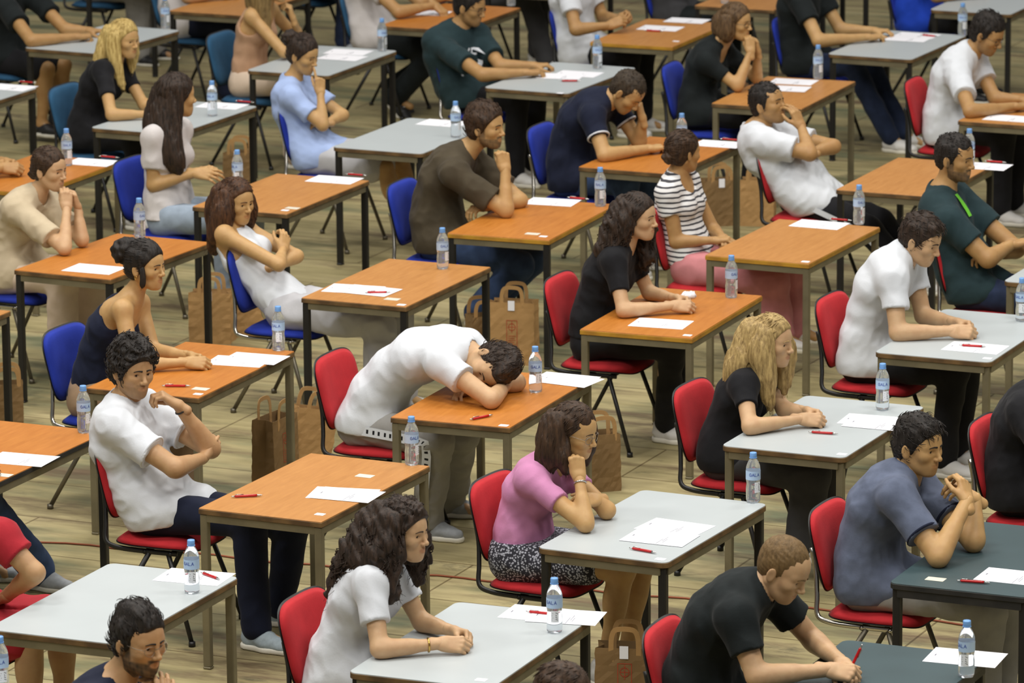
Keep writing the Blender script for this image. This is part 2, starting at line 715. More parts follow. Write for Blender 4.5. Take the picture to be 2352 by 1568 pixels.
def pen_proto():
    if PEN:
        return PEN[0], False
    root = empty('ballpoint_pen', 'pen', 'pen')
    g = Geo()
    g.tube([(-.055, 0, 0), (-.05, 0, 0), (.03, 0, 0), (.045, 0, 0)], [.0045, .0058, .0062, .0058], 12)
    g.build('barrel', M_PENR, root, True)
    g = Geo()
    g.tube([(.045, 0, 0), (.058, 0, 0), (.068, 0, 0), (.072, 0, 0)], [.0056, .0045, .0018, .0008], 12)
    g.build('metal_tip', M_PENS, root, True)
    g = Geo()
    g.tube([(-.071, 0, 0), (-.066, 0, 0), (-.055, 0, 0)], [.0028, .003, .0044], 10)
    g.build('push_button', M_PENS, root, True)
    g = Geo()
    g.tube([(-.053, 0, .005), (-.05, 0, .0085), (-.015, 0, .0075)], [.0016, .0018, .0016], 8)
    g.build('clip', M_PENS, root, True)
    PEN.append(root)
    return root, True


def put_pen(fr, px, py, label, rot=0.):
    p, new = pen_proto()
    o = p if new else copy_tree(p)
    c = on_height(px, py, TH)
    o.location = (c.x, c.y, TH + .0075)
    o.rotation_euler = (0, 0, fr.a + math.radians(rot))
    o['label'] = label
    o['group'] = 'red ballpoint pens'
    return o


CARDS = {}


def put_card(fr, px, py, label, kind='label'):
    c = on_height(px, py, TH)
    if kind not in CARDS:
        w, d = (.045, .036) if kind == 'label' else (.082, .054)
        g = Geo()
        g.slab(rounded(w, d, .003, 2), 0, .0009)
        CARDS[kind] = g.mesh('seat_label' if kind == 'label' else 'identity_card')
    o = link('seat_label' if kind == 'label' else 'identity_card', CARDS[kind], M_PAPER if kind == 'label' else M_CARD)
    o.location = (c.x, c.y, TH + .0004)
    o.rotation_euler = (0, 0, fr.a)
    return tag(o, label, 'label' if kind == 'label' else 'card', 'white seat labels' if kind == 'label' else 'identity cards laid on desks')


# ------------------------------------------------------------------ paper bags
def paper_bag(loc, rot, label, w=.26, d=.15, h=.34, tilt=0., seed=1, stamp=True, sticker=True, dark=False):
    r = random.Random(seed)
    root = empty('paper_bag', label, 'bag', loc, rot, 'brown paper carrier bags on the floor')
    root.rotation_euler = (0, tilt, rot)
    n, m = 9, 12
    rings = []
    per = [(-w / 2 + w * i / n, -d / 2) for i in range(n)] + [(w / 2, -d / 2 + d * i / 4) for i in range(4)] + \
          [(w / 2 - w * i / n, d / 2) for i in range(n)] + [(-w / 2, d / 2 - d * i / 4) for i in range(4)]
    V, F = [], []
    N = len(per)
    for k in range(m + 1):
        z = h * k / m
        for i, (x, y) in enumerate(per):
            side = abs(abs(x) - w / 2) < 1e-6 and abs(y) < d / 2 - 1e-6
            q = (.010 + .022 * k / m) * (1 - abs(y) / (d / 2)) if side else 0
            j = .0025 if 0 < k else 0
            V.append((x - math.copysign(q, x) + r.uniform(-j, j), y * (1 - .12 * k / m) + r.uniform(-j, j), z))
    for k in range(m):
        for i in range(N):
            F.append((k * N + i, k * N + (i + 1) % N, (k + 1) * N + (i + 1) % N, (k + 1) * N + i))
    F.append(tuple(range(N - 1, -1, -1)))
    b = len(V)
    for k in (m, 3):
        for i in range(N):
            x, y, z = V[k * N + i]
            V.append((x * .985, y * .97, z))
    for i in range(N):
        j = (i + 1) % N
        F.append((m * N + i, m * N + j, b + j, b + i))
        F.append((b + i, b + j, b + N + j, b + N + i))
    F.append(tuple(b + N + i for i in range(N)))
    g = Geo()
    g.add(V, F)
    g.build('bag_body', M_KRAFTD if dark else M_KRAFT, root, False)
    for s in (-1, 1):
        y = s * d / 2 * .86
        g = Geo()
        P = smooth_path([Vector(p) for p in ((-.06, y, h - .06), (-.06, y, h), (-.056, y * 1.02, h + .055), (-.035, y * 1.05, h + .085), (.035, y * 1.05, h + .085),
                                             (.056, y * 1.02, h + .055), (.06, y, h), (.06, y, h - .06))], 4)
        VV, FF = [], []
        for i, p in enumerate(P):
            t = (P[min(i + 1, len(P) - 1)] - P[max(i - 1, 0)]).normalized()
            nn = Vector((t.z, 0, -t.x)).normalized()
            for a, bb in ((-.011, -.0015), (.011, -.0015), (.011, .0015), (-.011, .0015)):
                VV.append(p + nn * a + Vector((0, bb, 0)))
        for i in range(len(P) - 1):
            for k in range(4):
                l = (k + 1) % 4
                FF.append((4 * i + k, 4 * i + l, 4 * i + 4 + l, 4 * i + 4 + k))
        g.add(VV, FF)
        g.build('handle', M_KRAFT, root, False)

    if sticker:
        g = Geo()
        g.box((-.022, -d / 2 * .88 - .006, h - .045), (.016, -d / 2 * .88 - .004, h + .012))
        g.build('sticker', M_PAPER, root)
    if stamp:
        g = Geo()
        pl = lambda s, t: (s, -d / 2 * (1 - .12 * t / h) - .003, t)
        z0 = h * .30
        strip(g, [(-.03, z0), (.03, z0), (.03, z0 + .15), (-.03, z0 + .15), (-.03, z0)], .003, pl)
        ring = [(.02 * math.cos(a * PI / 8), z0 + .112 + .02 * math.sin(a * PI / 8)) for a in range(17)]
        strip(g, ring, .003, pl)
        strip(g, [(0, z0 + .08), (0, z0 + .144)], .003, pl)
        strip(g, [(-.02, z0 + .112), (.02, z0 + .112)], .003, pl)
        for k in range(5):
            strip(g, [(-.02, z0 + .012 + .012 * k), (.02 - .006 * (k % 2), z0 + .012 + .012 * k)], .0028, pl)
        g.build('printed_emblem', M_STAMP, root)
    return root

# ------------------------------------------------------------------ smooth-union solids for bodies, clothes and hair
def A3(v):
    return np.array([v[0], v[1], v[2]], dtype=np.float32)


def smin(a, b, k):
    if k <= 0:
        return np.minimum(a, b)
    h = np.maximum(k - np.abs(a - b), 0) / k
    return np.minimum(a, b) - h * h * (k * .25)


def waves(X, Y, Z, f, seed, n=6, aniso=(1, 1, 1)):
    r = np.random.RandomState(seed)
    out = 0
    for i in range(n):
        d = r.normal(size=3)
        d = d / np.linalg.norm(d) * f * r.uniform(.6, 1.5) * np.array(aniso)
        out = out + np.sin((X * d[0] + Y * d[1] + Z * d[2]) + r.uniform(0, 6.28))
    return out / n ** .5


class Solid:
    def __init__(s, h):
        s.h, s.p, s.late = h, [], []
        s.clip_lo = s.clip_hi = None

    def cap(s, a, b, r1, r2=None, k=.02, lat=None, sc=1., op=0):
        r2 = r1 if r2 is None else r2
        a, b = A3(a), A3(b)
        m = max(r1, r2) * max(1, sc)
        s.p.append((op, k, np.minimum(a, b) - m, np.maximum(a, b) + m, 'c', (a, b, r1, r2, None if lat is None else A3(lat), sc)))
        return s

    def sleeve(s, a, b, r1, r2, k=.03):
        """a tapered tube with a square open-looking end at b"""
        a, b = A3(a), A3(b)
        m = max(r1, r2)
        s.p.append((0, k, np.minimum(a, b) - m, np.maximum(a, b) + m, 's', (a, b, r1, r2)))
        return s

    def chain(s, pts, rr, k=.02, lat=None, sc=1., op=0):
        for i in range(len(pts) - 1):
            l = lat[i] if isinstance(lat, list) else lat
            q = sc[i] if isinstance(sc, list) else sc
            s.cap(pts[i], pts[i + 1], rr[i], rr[i + 1], k, l, q, op)
        return s

    def ell(s, c, rad, k=.02, R=None, op=0):
        c, rad = A3(c), A3(rad)
        m = rad if R is None else np.full(3, rad.max(), np.float32)
        s.p.append((op, k, c - m, c + m, 'e', (c, rad, None if R is None else np.array(R, dtype=np.float32))))
        return s

    def cut(s, c, n, k=.004):
        """remove what lies on the side n points to"""
        s.late.append((A3(c), A3(Vector(n).normalized()), k))
        return s

    @staticmethod
    def dist(kind, q, X, Y, Z):
        if kind == 'c':
            a, b, r1, r2, lat, sc = q
            x, y, z = X - a[0], Y - a[1], Z - a[2]
            ba = b - a
            if lat is not None and sc != 1.:
                l = (x * lat[0] + y * lat[1] + z * lat[2]) * (1 - 1 / sc)
                x, y, z = x - l * lat[0], y - l * lat[1], z - l * lat[2]
                ba = ba - lat * (ba @ lat) * (1 - 1 / sc)
            bb = max(float(ba @ ba), 1e-9)
            t = np.clip((x * ba[0] + y * ba[1] + z * ba[2]) / bb, 0, 1)
            x, y, z = x - t * ba[0], y - t * ba[1], z - t * ba[2]
            return np.sqrt(x * x + y * y + z * z) - (r1 + (r2 - r1) * t)
        if kind == 's':
            a, b, r1, r2 = q
            ba = b - a
            L = float(np.sqrt(ba @ ba))
            n = ba / L
            x, y, z = X - a[0], Y - a[1], Z - a[2]
            l = x * n[0] + y * n[1] + z * n[2]
            t = np.clip(l, 0, L + .05)
            x, y, z = x - t * n[0], y - t * n[1], z - t * n[2]
            return np.maximum(np.sqrt(x * x + y * y + z * z) - (r1 + (r2 - r1) * t / L), l - L)
        c, rad, R = q
        x, y, z = X - c[0], Y - c[1], Z - c[2]
        if R is not None:
            x, y, z = (x * R[0, 0] + y * R[1, 0] + z * R[2, 0], x * R[0, 1] + y * R[1, 1] + z * R[2, 1], x * R[0, 2] + y * R[1, 2] + z * R[2, 2])
        k0 = np.sqrt((x / rad[0]) ** 2 + (y / rad[1]) ** 2 + (z / rad[2]) ** 2)
        k1 = np.sqrt((x / rad[0] ** 2) ** 2 + (y / rad[1] ** 2) ** 2 + (z / rad[2] ** 2) ** 2)
        return k0 * (k0 - 1) / np.maximum(k1, 1e-6)

    def field(s):
        h = s.h
        add = [p for p in s.p if p[0] == 0]
        lo = np.min([p[2] for p in add], axis=0) - 3 * h - .006
        hi = np.max([p[3] for p in add], axis=0) + 3 * h + .006
        if s.clip_lo is not None:
            lo = np.maximum(lo, s.clip_lo)
        if s.clip_hi is not None:
            hi = np.minimum(hi, s.clip_hi)
        n = np.maximum(np.ceil((hi - lo) / h).astype(int) + 1, 4)
        F = np.full(n, .2, dtype=np.float32)
        ax = [(lo[i] + h * np.arange(n[i])).astype(np.float32) for i in range(3)]
        for op, k, plo, phi, kind, q in s.p:
            m = k + 2.5 * h + (.01 if op else 0)
            i0 = np.clip(np.floor((plo - m - lo) / h).astype(int), 0, n)
            i1 = np.clip(np.ceil((phi + m - lo) / h).astype(int) + 1, 0, n)
            if (i1 <= i0).any():
                continue
            sl = tuple(slice(a, b) for a, b in zip(i0, i1))
            X, Y, Z = ax[0][sl[0]][:, None, None], ax[1][sl[1]][None, :, None], ax[2][sl[2]][None, None, :]
            d = s.dist(kind, q, X, Y, Z)
            F[sl] = smin(F[sl], d, k) if op == 0 else -smin(-F[sl], d, k)
        return F, lo, ax

    def mesh(s, fold=None, band=.03):
        F, lo, ax = s.field()
        if fold is not None:
            m = np.abs(F) < band
            i, j, k = np.nonzero(m)
            F[m] += fold(ax[0][i], ax[1][j], ax[2][k]).astype(np.float32)
        for c, n, k in s.late:
            X, Y, Z = ax[0][:, None, None], ax[1][None, :, None], ax[2][None, None, :]
            d = (X - c[0]) * n[0] + (Y - c[1]) * n[1] + (Z - c[2]) * n[2]
            F = -smin(-F, -d, k)
        F[[0, -1]] = np.maximum(F[[0, -1]], 1e-3)
        F[:, [0, -1]] = np.maximum(F[:, [0, -1]], 1e-3)
        F[:, :, [0, -1]] = np.maximum(F[:, :, [0, -1]], 1e-3)
        return nets(F, lo, s.h)

    def at(s, p):
        """signed distance at one point"""
        x, y, z = np.float32(p[0]), np.float32(p[1]), np.float32(p[2])
        d = np.float32(.3)
        for op, k, a, b, kind, q in s.p:
            e = s.dist(kind, q, x, y, z)
            d = smin(d, e, k) if op == 0 else -smin(-d, e, k)
        return float(d)


def nets(F, lo, h):
    """surface nets: quads around the zero level of a sampled distance field"""
    S = F < 0
    n = F.shape
    cnt = np.zeros((n[0] - 1, n[1] - 1, n[2] - 1), np.uint8)
    for a in (0, 1):
        for b in (0, 1):
            for c in (0, 1):
                cnt += S[a:n[0] - 1 + a, b:n[1] - 1 + b, c:n[2] - 1 + c]
    act = (cnt > 0) & (cnt < 8)
    I, J, K = np.nonzero(act)
    if len(I) == 0:
        return np.zeros((0, 3), np.float32), np.zeros((0, 4), np.int32)
    idx = np.full(cnt.shape, -1, np.int32)
    idx[I, J, K] = np.arange(len(I))
    P = np.zeros((len(I), 3), np.float32)
    W = np.zeros(len(I), np.float32)
    for axis in range(3):
        o = [(0, 0), (0, 1), (1, 0), (1, 1)]
        for u, v in o:
            c0 = [0, 0, 0]
            others = [q for q in range(3) if q != axis]
            c0[others[0]], c0[others[1]] = u, v
            c1 = list(c0)
            c1[axis] = 1
            f0 = F[I + c0[0], J + c0[1], K + c0[2]]
            f1 = F[I + c1[0], J + c1[1], K + c1[2]]
            x = (f0 < 0) != (f1 < 0)
            t = np.where(x, f0 / np.where(x, f0 - f1, 1), 0)
            for q in range(3):
                P[:, q] += np.where(x, (c0[q] + t if q == axis else c0[q]), 0)
            W += x
    P /= W[:, None]
    P += np.stack([I, J, K], 1)
    V = P * h + lo.astype(np.float32)
    Q = []
    for axis in range(3):
        o = [q for q in range(3) if q != axis]
        a0 = [slice(1, n[q] - 1) for q in range(3)]
        a1 = list(a0)
        a0[axis], a1[axis] = slice(0, n[axis] - 1), slice(1, n[axis])
        s0, s1 = S[tuple(a0)], S[tuple(a1)]
        for flip, m in ((0, s0 & ~s1), (1, ~s0 & s1)):
            i = np.nonzero(m)
            base = [i[q] + (0 if q == axis else 1) for q in range(3)]

            def cell(u, v):
                b = list(base)
                b[o[0]] = b[o[0]] - u
                b[o[1]] = b[o[1]] - v
                return idx[b[0], b[1], b[2]]
            q = np.stack([cell(1, 1), cell(0, 1), cell(0, 0), cell(1, 0)], 1)
            if flip ^ (axis == 1):
                q = q[:, ::-1]
            Q.append(q)
    return V, np.concatenate(Q).astype(np.int32)


def join(parts):
    V, Q, b = [], [], 0
    for v, q in parts:
        V.append(v)
        Q.append(q + b)
        b += len(v)
    return np.concatenate(V), np.concatenate(Q)


def sm(x, a, b):
    t = np.clip((x - a) / (b - a), 0, 1)
    return t * t * (3 - 2 * t)


# ------------------------------------------------------------------ head, in its own axes: x to the face, y to its left, z to the crown
def head_solid(h, fem, neck, nr, jaw=1.):
    s = Solid(h)
    j = jaw * (.93 if fem else 1.)
    s.ell((-.015, 0, .035), (.098, .077, .092), .02)
    s.ell((.036, 0, .028), (.055, .062, .066), .03)
    s.ell((.035, 0, -.032), (.051, .056 * j, .070), .03)
    for y in (-1, 1):
        s.cap((-.012, y * .055 * j, -.045), (.053, y * .022, -.097), .019, .016, .03)
    s.ell((.069, 0, -.099), (.019, .022 * j, .016), .022)
    s.ell((.024, 0, -.072), (.05, .045 * j, .034), .03)
    s.ell((.070, 0, -.064), (.022, .030, .030), .02)
    for y in (-1, 1):
        s.ell((.055, y * .044, -.021), (.025, .02, .02), .028)
        s.cap((.079, y * .008, .019), (.064, y * .046, .022), .0085 if fem else .011, None, .016)
        s.ell((.0985, y * .031, .001), (.017, .016, .0105), .012, op=1)
    s.cap((.083, 0, .014), (.1065, 0, -.026), .0068 if fem else .008, .0088 if fem else .0100, .012)
    s.ell((.1075, 0, -.030), (.0105, .0110, .0090), .008)
    for y in (-1, 1):
        s.ell((.0970, y * .0115, -.034), (.0100, .0065, .0072), .006)
        t = .0012 if fem else 0
        s.cap((.0905, y * .004, -.0555), (.0820, y * .021, -.0605), .0052 + t, .003, .005)
        s.cap((.0890, y * .003, -.0690), (.0810, y * .018, -.0650), .0064 + t, .003, .005)
        s.cap((.102, 0, -.0620), (.089, y * .024, -.0606), .0022, .0014, .003, op=1)
        # lids around each eyeball
        s.ell((.0690, y * .031, .001), (.0140, .0150, .0138), .006)
        s.ell((.0880, y * .031, .0008), (.0125, .0128, .0060), .0015, op=1)
        R = Matrix.Rotation(math.radians(-24 * y), 3, 'Z') @ Matrix.Rotation(math.radians(-8), 3, 'Y')
        s.ell((-.012, y * .082, -.012), (.0180, .0068, .0310), .008, R)
        s.ell((-.008, y * .0905, -.010), (.0100, .0050, .0190), .006, R, op=1)
    n = Vector(neck)
    a = Vector((-.020, 0, -.045))
    s.cap(a, a.lerp(n, .86), nr, nr * .97, .03)
    if not fem:
        s.ell(a.lerp(n, .45) + Vector((nr * .9, 0, 0)), (.012, .012, .016), .02)
    return s


# ------------------------------------------------------------------ hand, in its own axes: x to the fingertips, y to the thumb, z out of the back
def hand_solid(h, curl, spread=0., thumb=(.6, .65, -.35), scale=1., tcurl=25):
    s = Solid(h)
    c = scale
    mcp = [(.088, .030, .002), (.093, .010, .004), (.089, -.010, .002), (.080, -.028, -.002)]
    ln = [(.041, .026, .021), (.046, .029, .022), (.042, .027, .021), (.033, .020, .018)]
    rad = [.0092, .0095, .0090, .0080]
    w = (0, 0, 0)
    for m, r in zip(mcp, rad):
        s.cap((.004, m[1] * .62, 0), (m[0], m[1], m[2]), .0155, .0118, .012)
    s.cap((-.045, 0, .0), (.006, 0, 0), .0235, .0225, .018, (0, 1, 0), 1.22)
    s.ell((.036, .022, -.010), (.030, .017, .014), .016)
    s.ell((.040, -.020, -.009), (.034, .014, .012), .016)
    for i, (m, l, r) in enumerate(zip(mcp, ln, rad)):
        cv = curl[i] if isinstance(curl[0], (tuple, list)) else curl
        p = Vector(m)
        ang = 0
        sp = math.radians(spread * (1.5 - i) / 1.5)
        pts = [p]
        for a, L in zip(cv, l):
            ang += math.radians(a)
            d = Vector((math.cos(ang) * math.cos(sp), math.cos(ang) * math.sin(sp), -math.sin(ang)))
            p = p + d * L
            pts.append(p)
        rr = [r * 1.08, r, r * .93, r * .78]
        for q in range(3):
            s.cap(pts[q], pts[q + 1], rr[q], rr[q + 1], .0035 if q else .008)
    t = Vector(thumb).normalized()
    b = Vector((.022, .024, -.006))
    p1 = b + t * .044
    t2 = (t + Vector((.5, -.25 * tcurl / 25, -.1 * tcurl / 25))).normalized()
    p2 = p1 + t2 * .034
    t3 = (t2 + Vector((.35, -.25 * tcurl / 25, 0))).normalized()
    p3 = p2 + t3 * .026
    s.cap(b, p1, .0150, .0118, .012)
    s.cap(p1, p2, .0112, .0100, .004)
    s.cap(p2, p3, .0100, .0078, .004)
    if scale != 1.:
        s.p = [(o, k * c, a * c, bb * c, kind, ((q[0] * c, q[1] * c, q[2] * c, q[3] * c, q[4], q[5]) if kind == 'c' else (q[0] * c, q[1] * c, q[2])))
               for o, k, a, bb, kind, q in s.p]
    return s


CURL = dict(relaxed=(22, 32, 18), flat=(6, 8, 6), fist=(78, 95, 55), half=(48, 62, 35), loose=(35, 48, 28), hang=(38, 30, 18),
            pen=[(48, 55, 20), (58, 62, 28), (66, 72, 40), (70, 76, 40)], point=[(8, 6, 6), (72, 90, 50), (78, 92, 50), (80, 90, 50)])


# ------------------------------------------------------------------ a seated person
def ik(S, W, l1, l2, pole):
    d = W - S
    L = d.length
    if L > (l1 + l2) * .998:
        k = L / ((l1 + l2) * .998)
        l1, l2 = l1 * k, l2 * k
    x = (l1 * l1 - l2 * l2 + L * L) / (2 * L)
    y = math.sqrt(max(l1 * l1 - x * x, 0))
    n = d / L
    p = pole - n * pole.dot(n)
    p.normalize()
    return S + n * x + p * y


REPORT = []


class Person:
    def __init__(s, fr, v0, fem=False, scale=1., **kw):
        s.fr, s.v0, s.fem, s.k = fr, v0, fem, scale
        s.kw = kw
        s.base = Vector((0, 0, 0))

    def pt(s, q):
        """a joint: (x, y, dv) sighted in the plane dv beside the body's mid-plane, 'T' resting on the desk, 'L' in desk axes, 'F' on the floor"""
        if q is None:
            return None
        f = s.fr
        if q[0] == 'T':
            return on_height(q[1], q[2], TH + (q[3] if len(q) > 3 else .035))
        if q[0] == 'F':
            p = on_height(q[1], q[2], 0.)
            return Vector((p.x, p.y, .085))
        if q[0] == 'L':
            return f.L(*q[1:])
        return f.V(q[0], q[1], s.v0 + q[2])

    def pose(s):
        kw, f, k, fem = s.kw, s.fr, s.k, s.fem
        e, g, z = f.e, f.g, Vector((0, 0, 1))
        s.P = s.pt(kw['hip'])
        s.N = s.pt(kw['neck'])
        s.H = s.pt(kw['head'])
        tw = math.radians(kw.get('twist', 0))
        s.gs = Matrix.Rotation(tw, 3, 'Z') @ g
        ax = (s.N - s.P)
        s.tl = ax.length
        a = ax.normalized()
        fwd = g.cross(a).normalized()
        M = s.P.lerp(s.N, .55) - fwd * kw.get('slump', .04) * 2
        s.spine = lambda t: s.P * (1 - t) ** 2 + M * (2 * t * (1 - t)) + s.N * t * t
        s.sup = (s.spine(1.) - s.spine(.85)).normalized()
        s.sfw = s.gs.cross(s.sup).normalized()
        w = (.150 if fem else .178) * k
        Sc = s.N - s.sup * .050 * k + s.sfw * kw.get('shfw', .012)
        s.S = {-1: s.pt(kw.get('shR')) or Sc - s.gs * w, 1: s.pt(kw.get('shL')) or Sc + s.gs * w}
        ua, fa = (.275 if fem else .30) * k, (.235 if fem else .26) * k
        s.E, s.W, s.hd, s.hn = {}, {}, {}, {}
        for sd, n in ((-1, 'R'), (1, 'L')):
            W = s.pt(kw.get('wr' + n))
            E = s.pt(kw.get('el' + n))
            if W is None:
                W = s.S[sd] + e * .25 - z * .38
            if E is None:
                E = ik(s.S[sd], W, ua, fa, kw.get('pole' + n) and f.dirv(*kw['pole' + n]) or (-e * .35 + g * sd * .5 - z))
            s.E[sd], s.W[sd] = E, W
            d = kw.get('hd' + n)
            d = f.dirv(*d) if d else (W - E)
            s.hd[sd] = d.normalized()
            pn = kw.get('hn' + n)
            pn = f.dirv(*pn) if pn else z
            s.hn[sd] = (pn - s.hd[sd] * pn.dot(s.hd[sd])).normalized()
        hw = (.092 if fem else .095) * k
        s.HJ = {-1: s.P - g * hw, 1: s.P + g * hw}
        s.K, s.A = {}, {}
        for sd, n in ((-1, 'R'), (1, 'L')):
            K = s.pt(kw.get('kn' + n))
            A = s.pt(kw.get('an' + n))
            if K is None:
                o = s.K.get(-1) if sd == 1 and kw.get('knR') else None
                K = (o + g * kw.get('kspread', .22)) if o else s.HJ[sd] + e * .43 * k + g * sd * .05 + z * kw.get('klift', .03)
            if A is None:
                o = s.A.get(-1) if sd == 1 and kw.get('anR') else None
                A = (o + g * kw.get('aspread', .22)) if o else Vector((K.x, K.y, .085)) + e * kw.get('ashift', -.02)
            s.K[sd], s.A[sd] = K, A
        # head axes
        y, p, r = (math.radians(v) for v in kw.get('face', (0, 5, 0)))
        if 'hfwd' in kw:
            fx = f.dirv(*kw['hfwd']).normalized()
            up = f.dirv(*kw['hup'])
            up = (up - fx * up.dot(fx)).normalized()
        else:
            fx = (e * math.cos(y) + g * math.sin(y))
            sd = z.cross(fx)
            fx, up = fx * math.cos(p) - z * math.sin(p), z * math.cos(p) + fx * math.sin(p)
            up, sd = up * math.cos(r) + sd * math.sin(r), None
        left = up.cross(fx)
        s.R = Matrix((fx, left, up)).transposed()
        s.hs = (.96 if fem else 1.02) * kw.get('hsize', 1.)
        s.hup, s.hfx, s.hleft = up, fx, left
        REPORT.append((kw.get('id'), 'torso %.2f neck %.2f armR %.2f/%.2f armL %.2f/%.2f leg %.2f/%.2f' % (
            s.tl, (s.H - s.N).length, (s.E[-1] - s.S[-1]).length, (s.W[-1] - s.E[-1]).length, (s.E[1] - s.S[1]).length, (s.W[1] - s.E[1]).length,
            (s.K[-1] - s.HJ[-1]).length, (s.A[-1] - s.K[-1]).length), ['%.2f' % x for x in (s.P.z, s.N.z, s.H.z, s.E[-1].z, s.K[-1].z)],
            ['%.2f' % ((q - f.o).dot(e)) for q in (s.P, s.N, s.H)]))

    def to_world(s, p):
        return s.H + s.R @ (Vector(p) * s.hs)

    def to_head(s, w):
        return s.R.transposed() @ (w - s.H) / s.hs

    # --- solids
    def torso(s, o, inf=0., k=.03, t0=0., t1=1.):
        fem, sc = s.fem, s.k
        bw = s.kw.get('build', 1.)
        prof = [(0, .112, 1.5), (.2, .098, 1.45), (.42, .092, 1.42), (.66, .102, 1.42), (.84, .088, 1.55), (.96, .055, 1.3)] if fem else \
               [(0, .115, 1.45), (.2, .108, 1.42), (.42, .108, 1.42), (.66, .118, 1.48), (.85, .100, 1.6), (.97, .06, 1.3)]
        P, Rr, L, Q = [], [], [], []
        for t, r, q in prof:
            if t0 <= t <= t1:
                P.append(s.spine(t))
                Rr.append(r * sc * bw + inf * (1.7 if t < .25 and inf > .008 else 1.))
                Q.append(q)
                L.append((s.fr.g.lerp(s.gs, t)).normalized())
        o.chain(P, Rr, k, L[:-1], [(a + b) / 2 for a, b in zip(Q[:-1], Q[1:])])
        if fem and t1 > .7:
            c = s.spine(.66) + s.sfw * .075 * sc
            for sd in (-1, 1):
                o.ell(c + s.gs * sd * .062 * sc, [(.054 + inf) * sc] * 3, .035)

    def shoulders(s, o, inf=0., k=.035):
        sc, b = s.k, (.84 if s.fem else 1.)
        for sd in (-1, 1):
            c = s.spine(.88) + s.gs * sd * .075 * sc
            o.cap(c, s.S[sd], (.078 * b) * sc + inf, (.057 * b) * sc + inf, k)
            o.cap(s.N + s.sup * .015, s.S[sd] + s.sup * .012, .045 * b * sc + inf, .040 * b * sc + inf, .04)

    def arm_r(s):
        b = .84 if s.fem else 1.
        return [v * b * s.k * s.kw.get('arm', 1.) for v in (.054, .043, .041, .027)]

    def build(s):
        kw, f, fem, sc = s.kw, s.fr, s.fem, s.k
        lod = kw.get('lod', 1.)
        s.pose()
        root = empty('person', kw['label'], 'person', (s.P.x, s.P.y, 0))
        inv = Matrix.Translation((-s.P.x, -s.P.y, 0))
        s.root, s.off = root, np.array([s.P.x, s.P.y, 0], np.float32)

        def put(name, vq, mats, attrs=None):
            V, Q = vq
            if len(V) == 0:
                return None
            me = mesh(name, V - s.off, Q, True)
            if attrs:
                for n, val in attrs.items():
                    at = me.attributes.new(n, 'FLOAT', 'POINT')
                    at.data.foreach_set('value', val.astype(np.float32))
            return link(name, me, mats, root)
        s.put = put
        tone = kw.get('tone', (.62, .36, .22))
        skin = skin_mat(kw['id'], tone, kw.get('beardc', (.05, .036, .026, 1)))
        r0, r1, r2, r3 = s.arm_r()
        # --- body: trunk, limbs, neck, hands and head in one mesh
        o = Solid(.0085 * lod)
        s.torso(o)
        s.shoulders(o)
        nr = (.046 if fem else .056) * sc
        na = s.to_world((-.020, 0, -.045))
        o.cap(s.N - s.sup * .02 + s.sfw * .012, na, nr * 1.08, nr, .05)
        for sd in (-1, 1):
            o.cap(s.S[sd], s.E[sd], r0, r1, .03)
            o.cap(s.E[sd], s.W[sd], r2, r3, .02)
            o.cap(s.E[sd].lerp(s.W[sd], .12), s.E[sd].lerp(s.W[sd], .5), r2 * 1.08, r3 * 1.2, .02)
            if kw.get('legs', True):
                t = .93 if fem else 1.
                o.cap(s.HJ[sd], s.K[sd], .074 * sc * t, (.050 if kw.get('bottom') == 'shorts' else .057) * sc * t, .04)
                o.cap(s.K[sd], s.A[sd], .056 * sc * t, .036 * sc * t, .03)
                o.ell(s.K[sd].lerp(s.A[sd], .32) - f.e * .018, (.05 * sc * t, .05 * sc * t, .09 * sc), .04)
                o.cap(s.A[sd], s.A[sd] + f.e * .13 - Vector((0, 0, .045)), .034, .026, .03)
        parts = [o.mesh()]
        # head
        hsol = head_solid(.0027 * lod / s.hs, fem, s.to_head(s.N + s.sfw * .012), nr / s.hs, kw.get('jaw', 1.))
        s.hsol = hsol
        V, Q = hsol.mesh()
        nb = len(parts[0][0])
        X, Y, Z = V[:, 0], V[:, 1], V[:, 2]
        lip = (1 - sm(((Y / .024) ** 2 + ((Z + .0625) / .0125) ** 2), .6, 1.25)) * sm(X, .072, .080)
        bs = kw.get('beard', 0.)
        beard = np.zeros(len(V))
        if bs:
            lo = sm(-Z, .048, .062) * sm(X, -.012, .004) * (1 - sm(-Z, .125, .15))
            side = sm(X, -.014, -.004) * (1 - sm(X, .018, .034)) * sm(-Z, -.01, .012) * sm(np.abs(Y), .045, .055)
            mus = (1 - sm(np.abs(Y), .026, .036)) * sm(-Z, .038, .046) * sm(X, .07, .08)
            beard = np.clip(np.maximum(np.maximum(lo, side), mus), 0, 1) * (1 - lip) * bs
            beard *= .9 + .1 * waves(X, Y, Z, 300, 3)
        Vw = (V * s.hs) @ np.array(s.R.transposed(), np.float32) + A3(s.H)
        parts.append((Vw, Q))
        # hands
        for sd, n in ((-1, 'R'), (1, 'L')):
            st = kw.get('hand' + n, 'relaxed')
            if st is None:
                continue
            hs = hand_solid(.0030 * lod, CURL[st], kw.get('spread' + n, 4), kw.get('th' + n, dict(fist=(.80, .12, -.62), half=(.75, .25, -.55), point=(.7, .2, -.6)).get(st, (.62, .6, -.35))), (.90 if fem else 1.) * sc, kw.get('tc' + n, dict(fist=55, half=35, point=45).get(st, 25)))
            V, Q = hs.mesh()
            x, zz = s.hd[sd], s.hn[sd]
            y = zz.cross(x)
            # seen from its back with the fingers up, a right hand's thumb lies to the left
            if sd == -1:
                pass
            else:
                V = V * np.array([1, -1, 1], np.float32)
                Q = Q[:, ::-1]
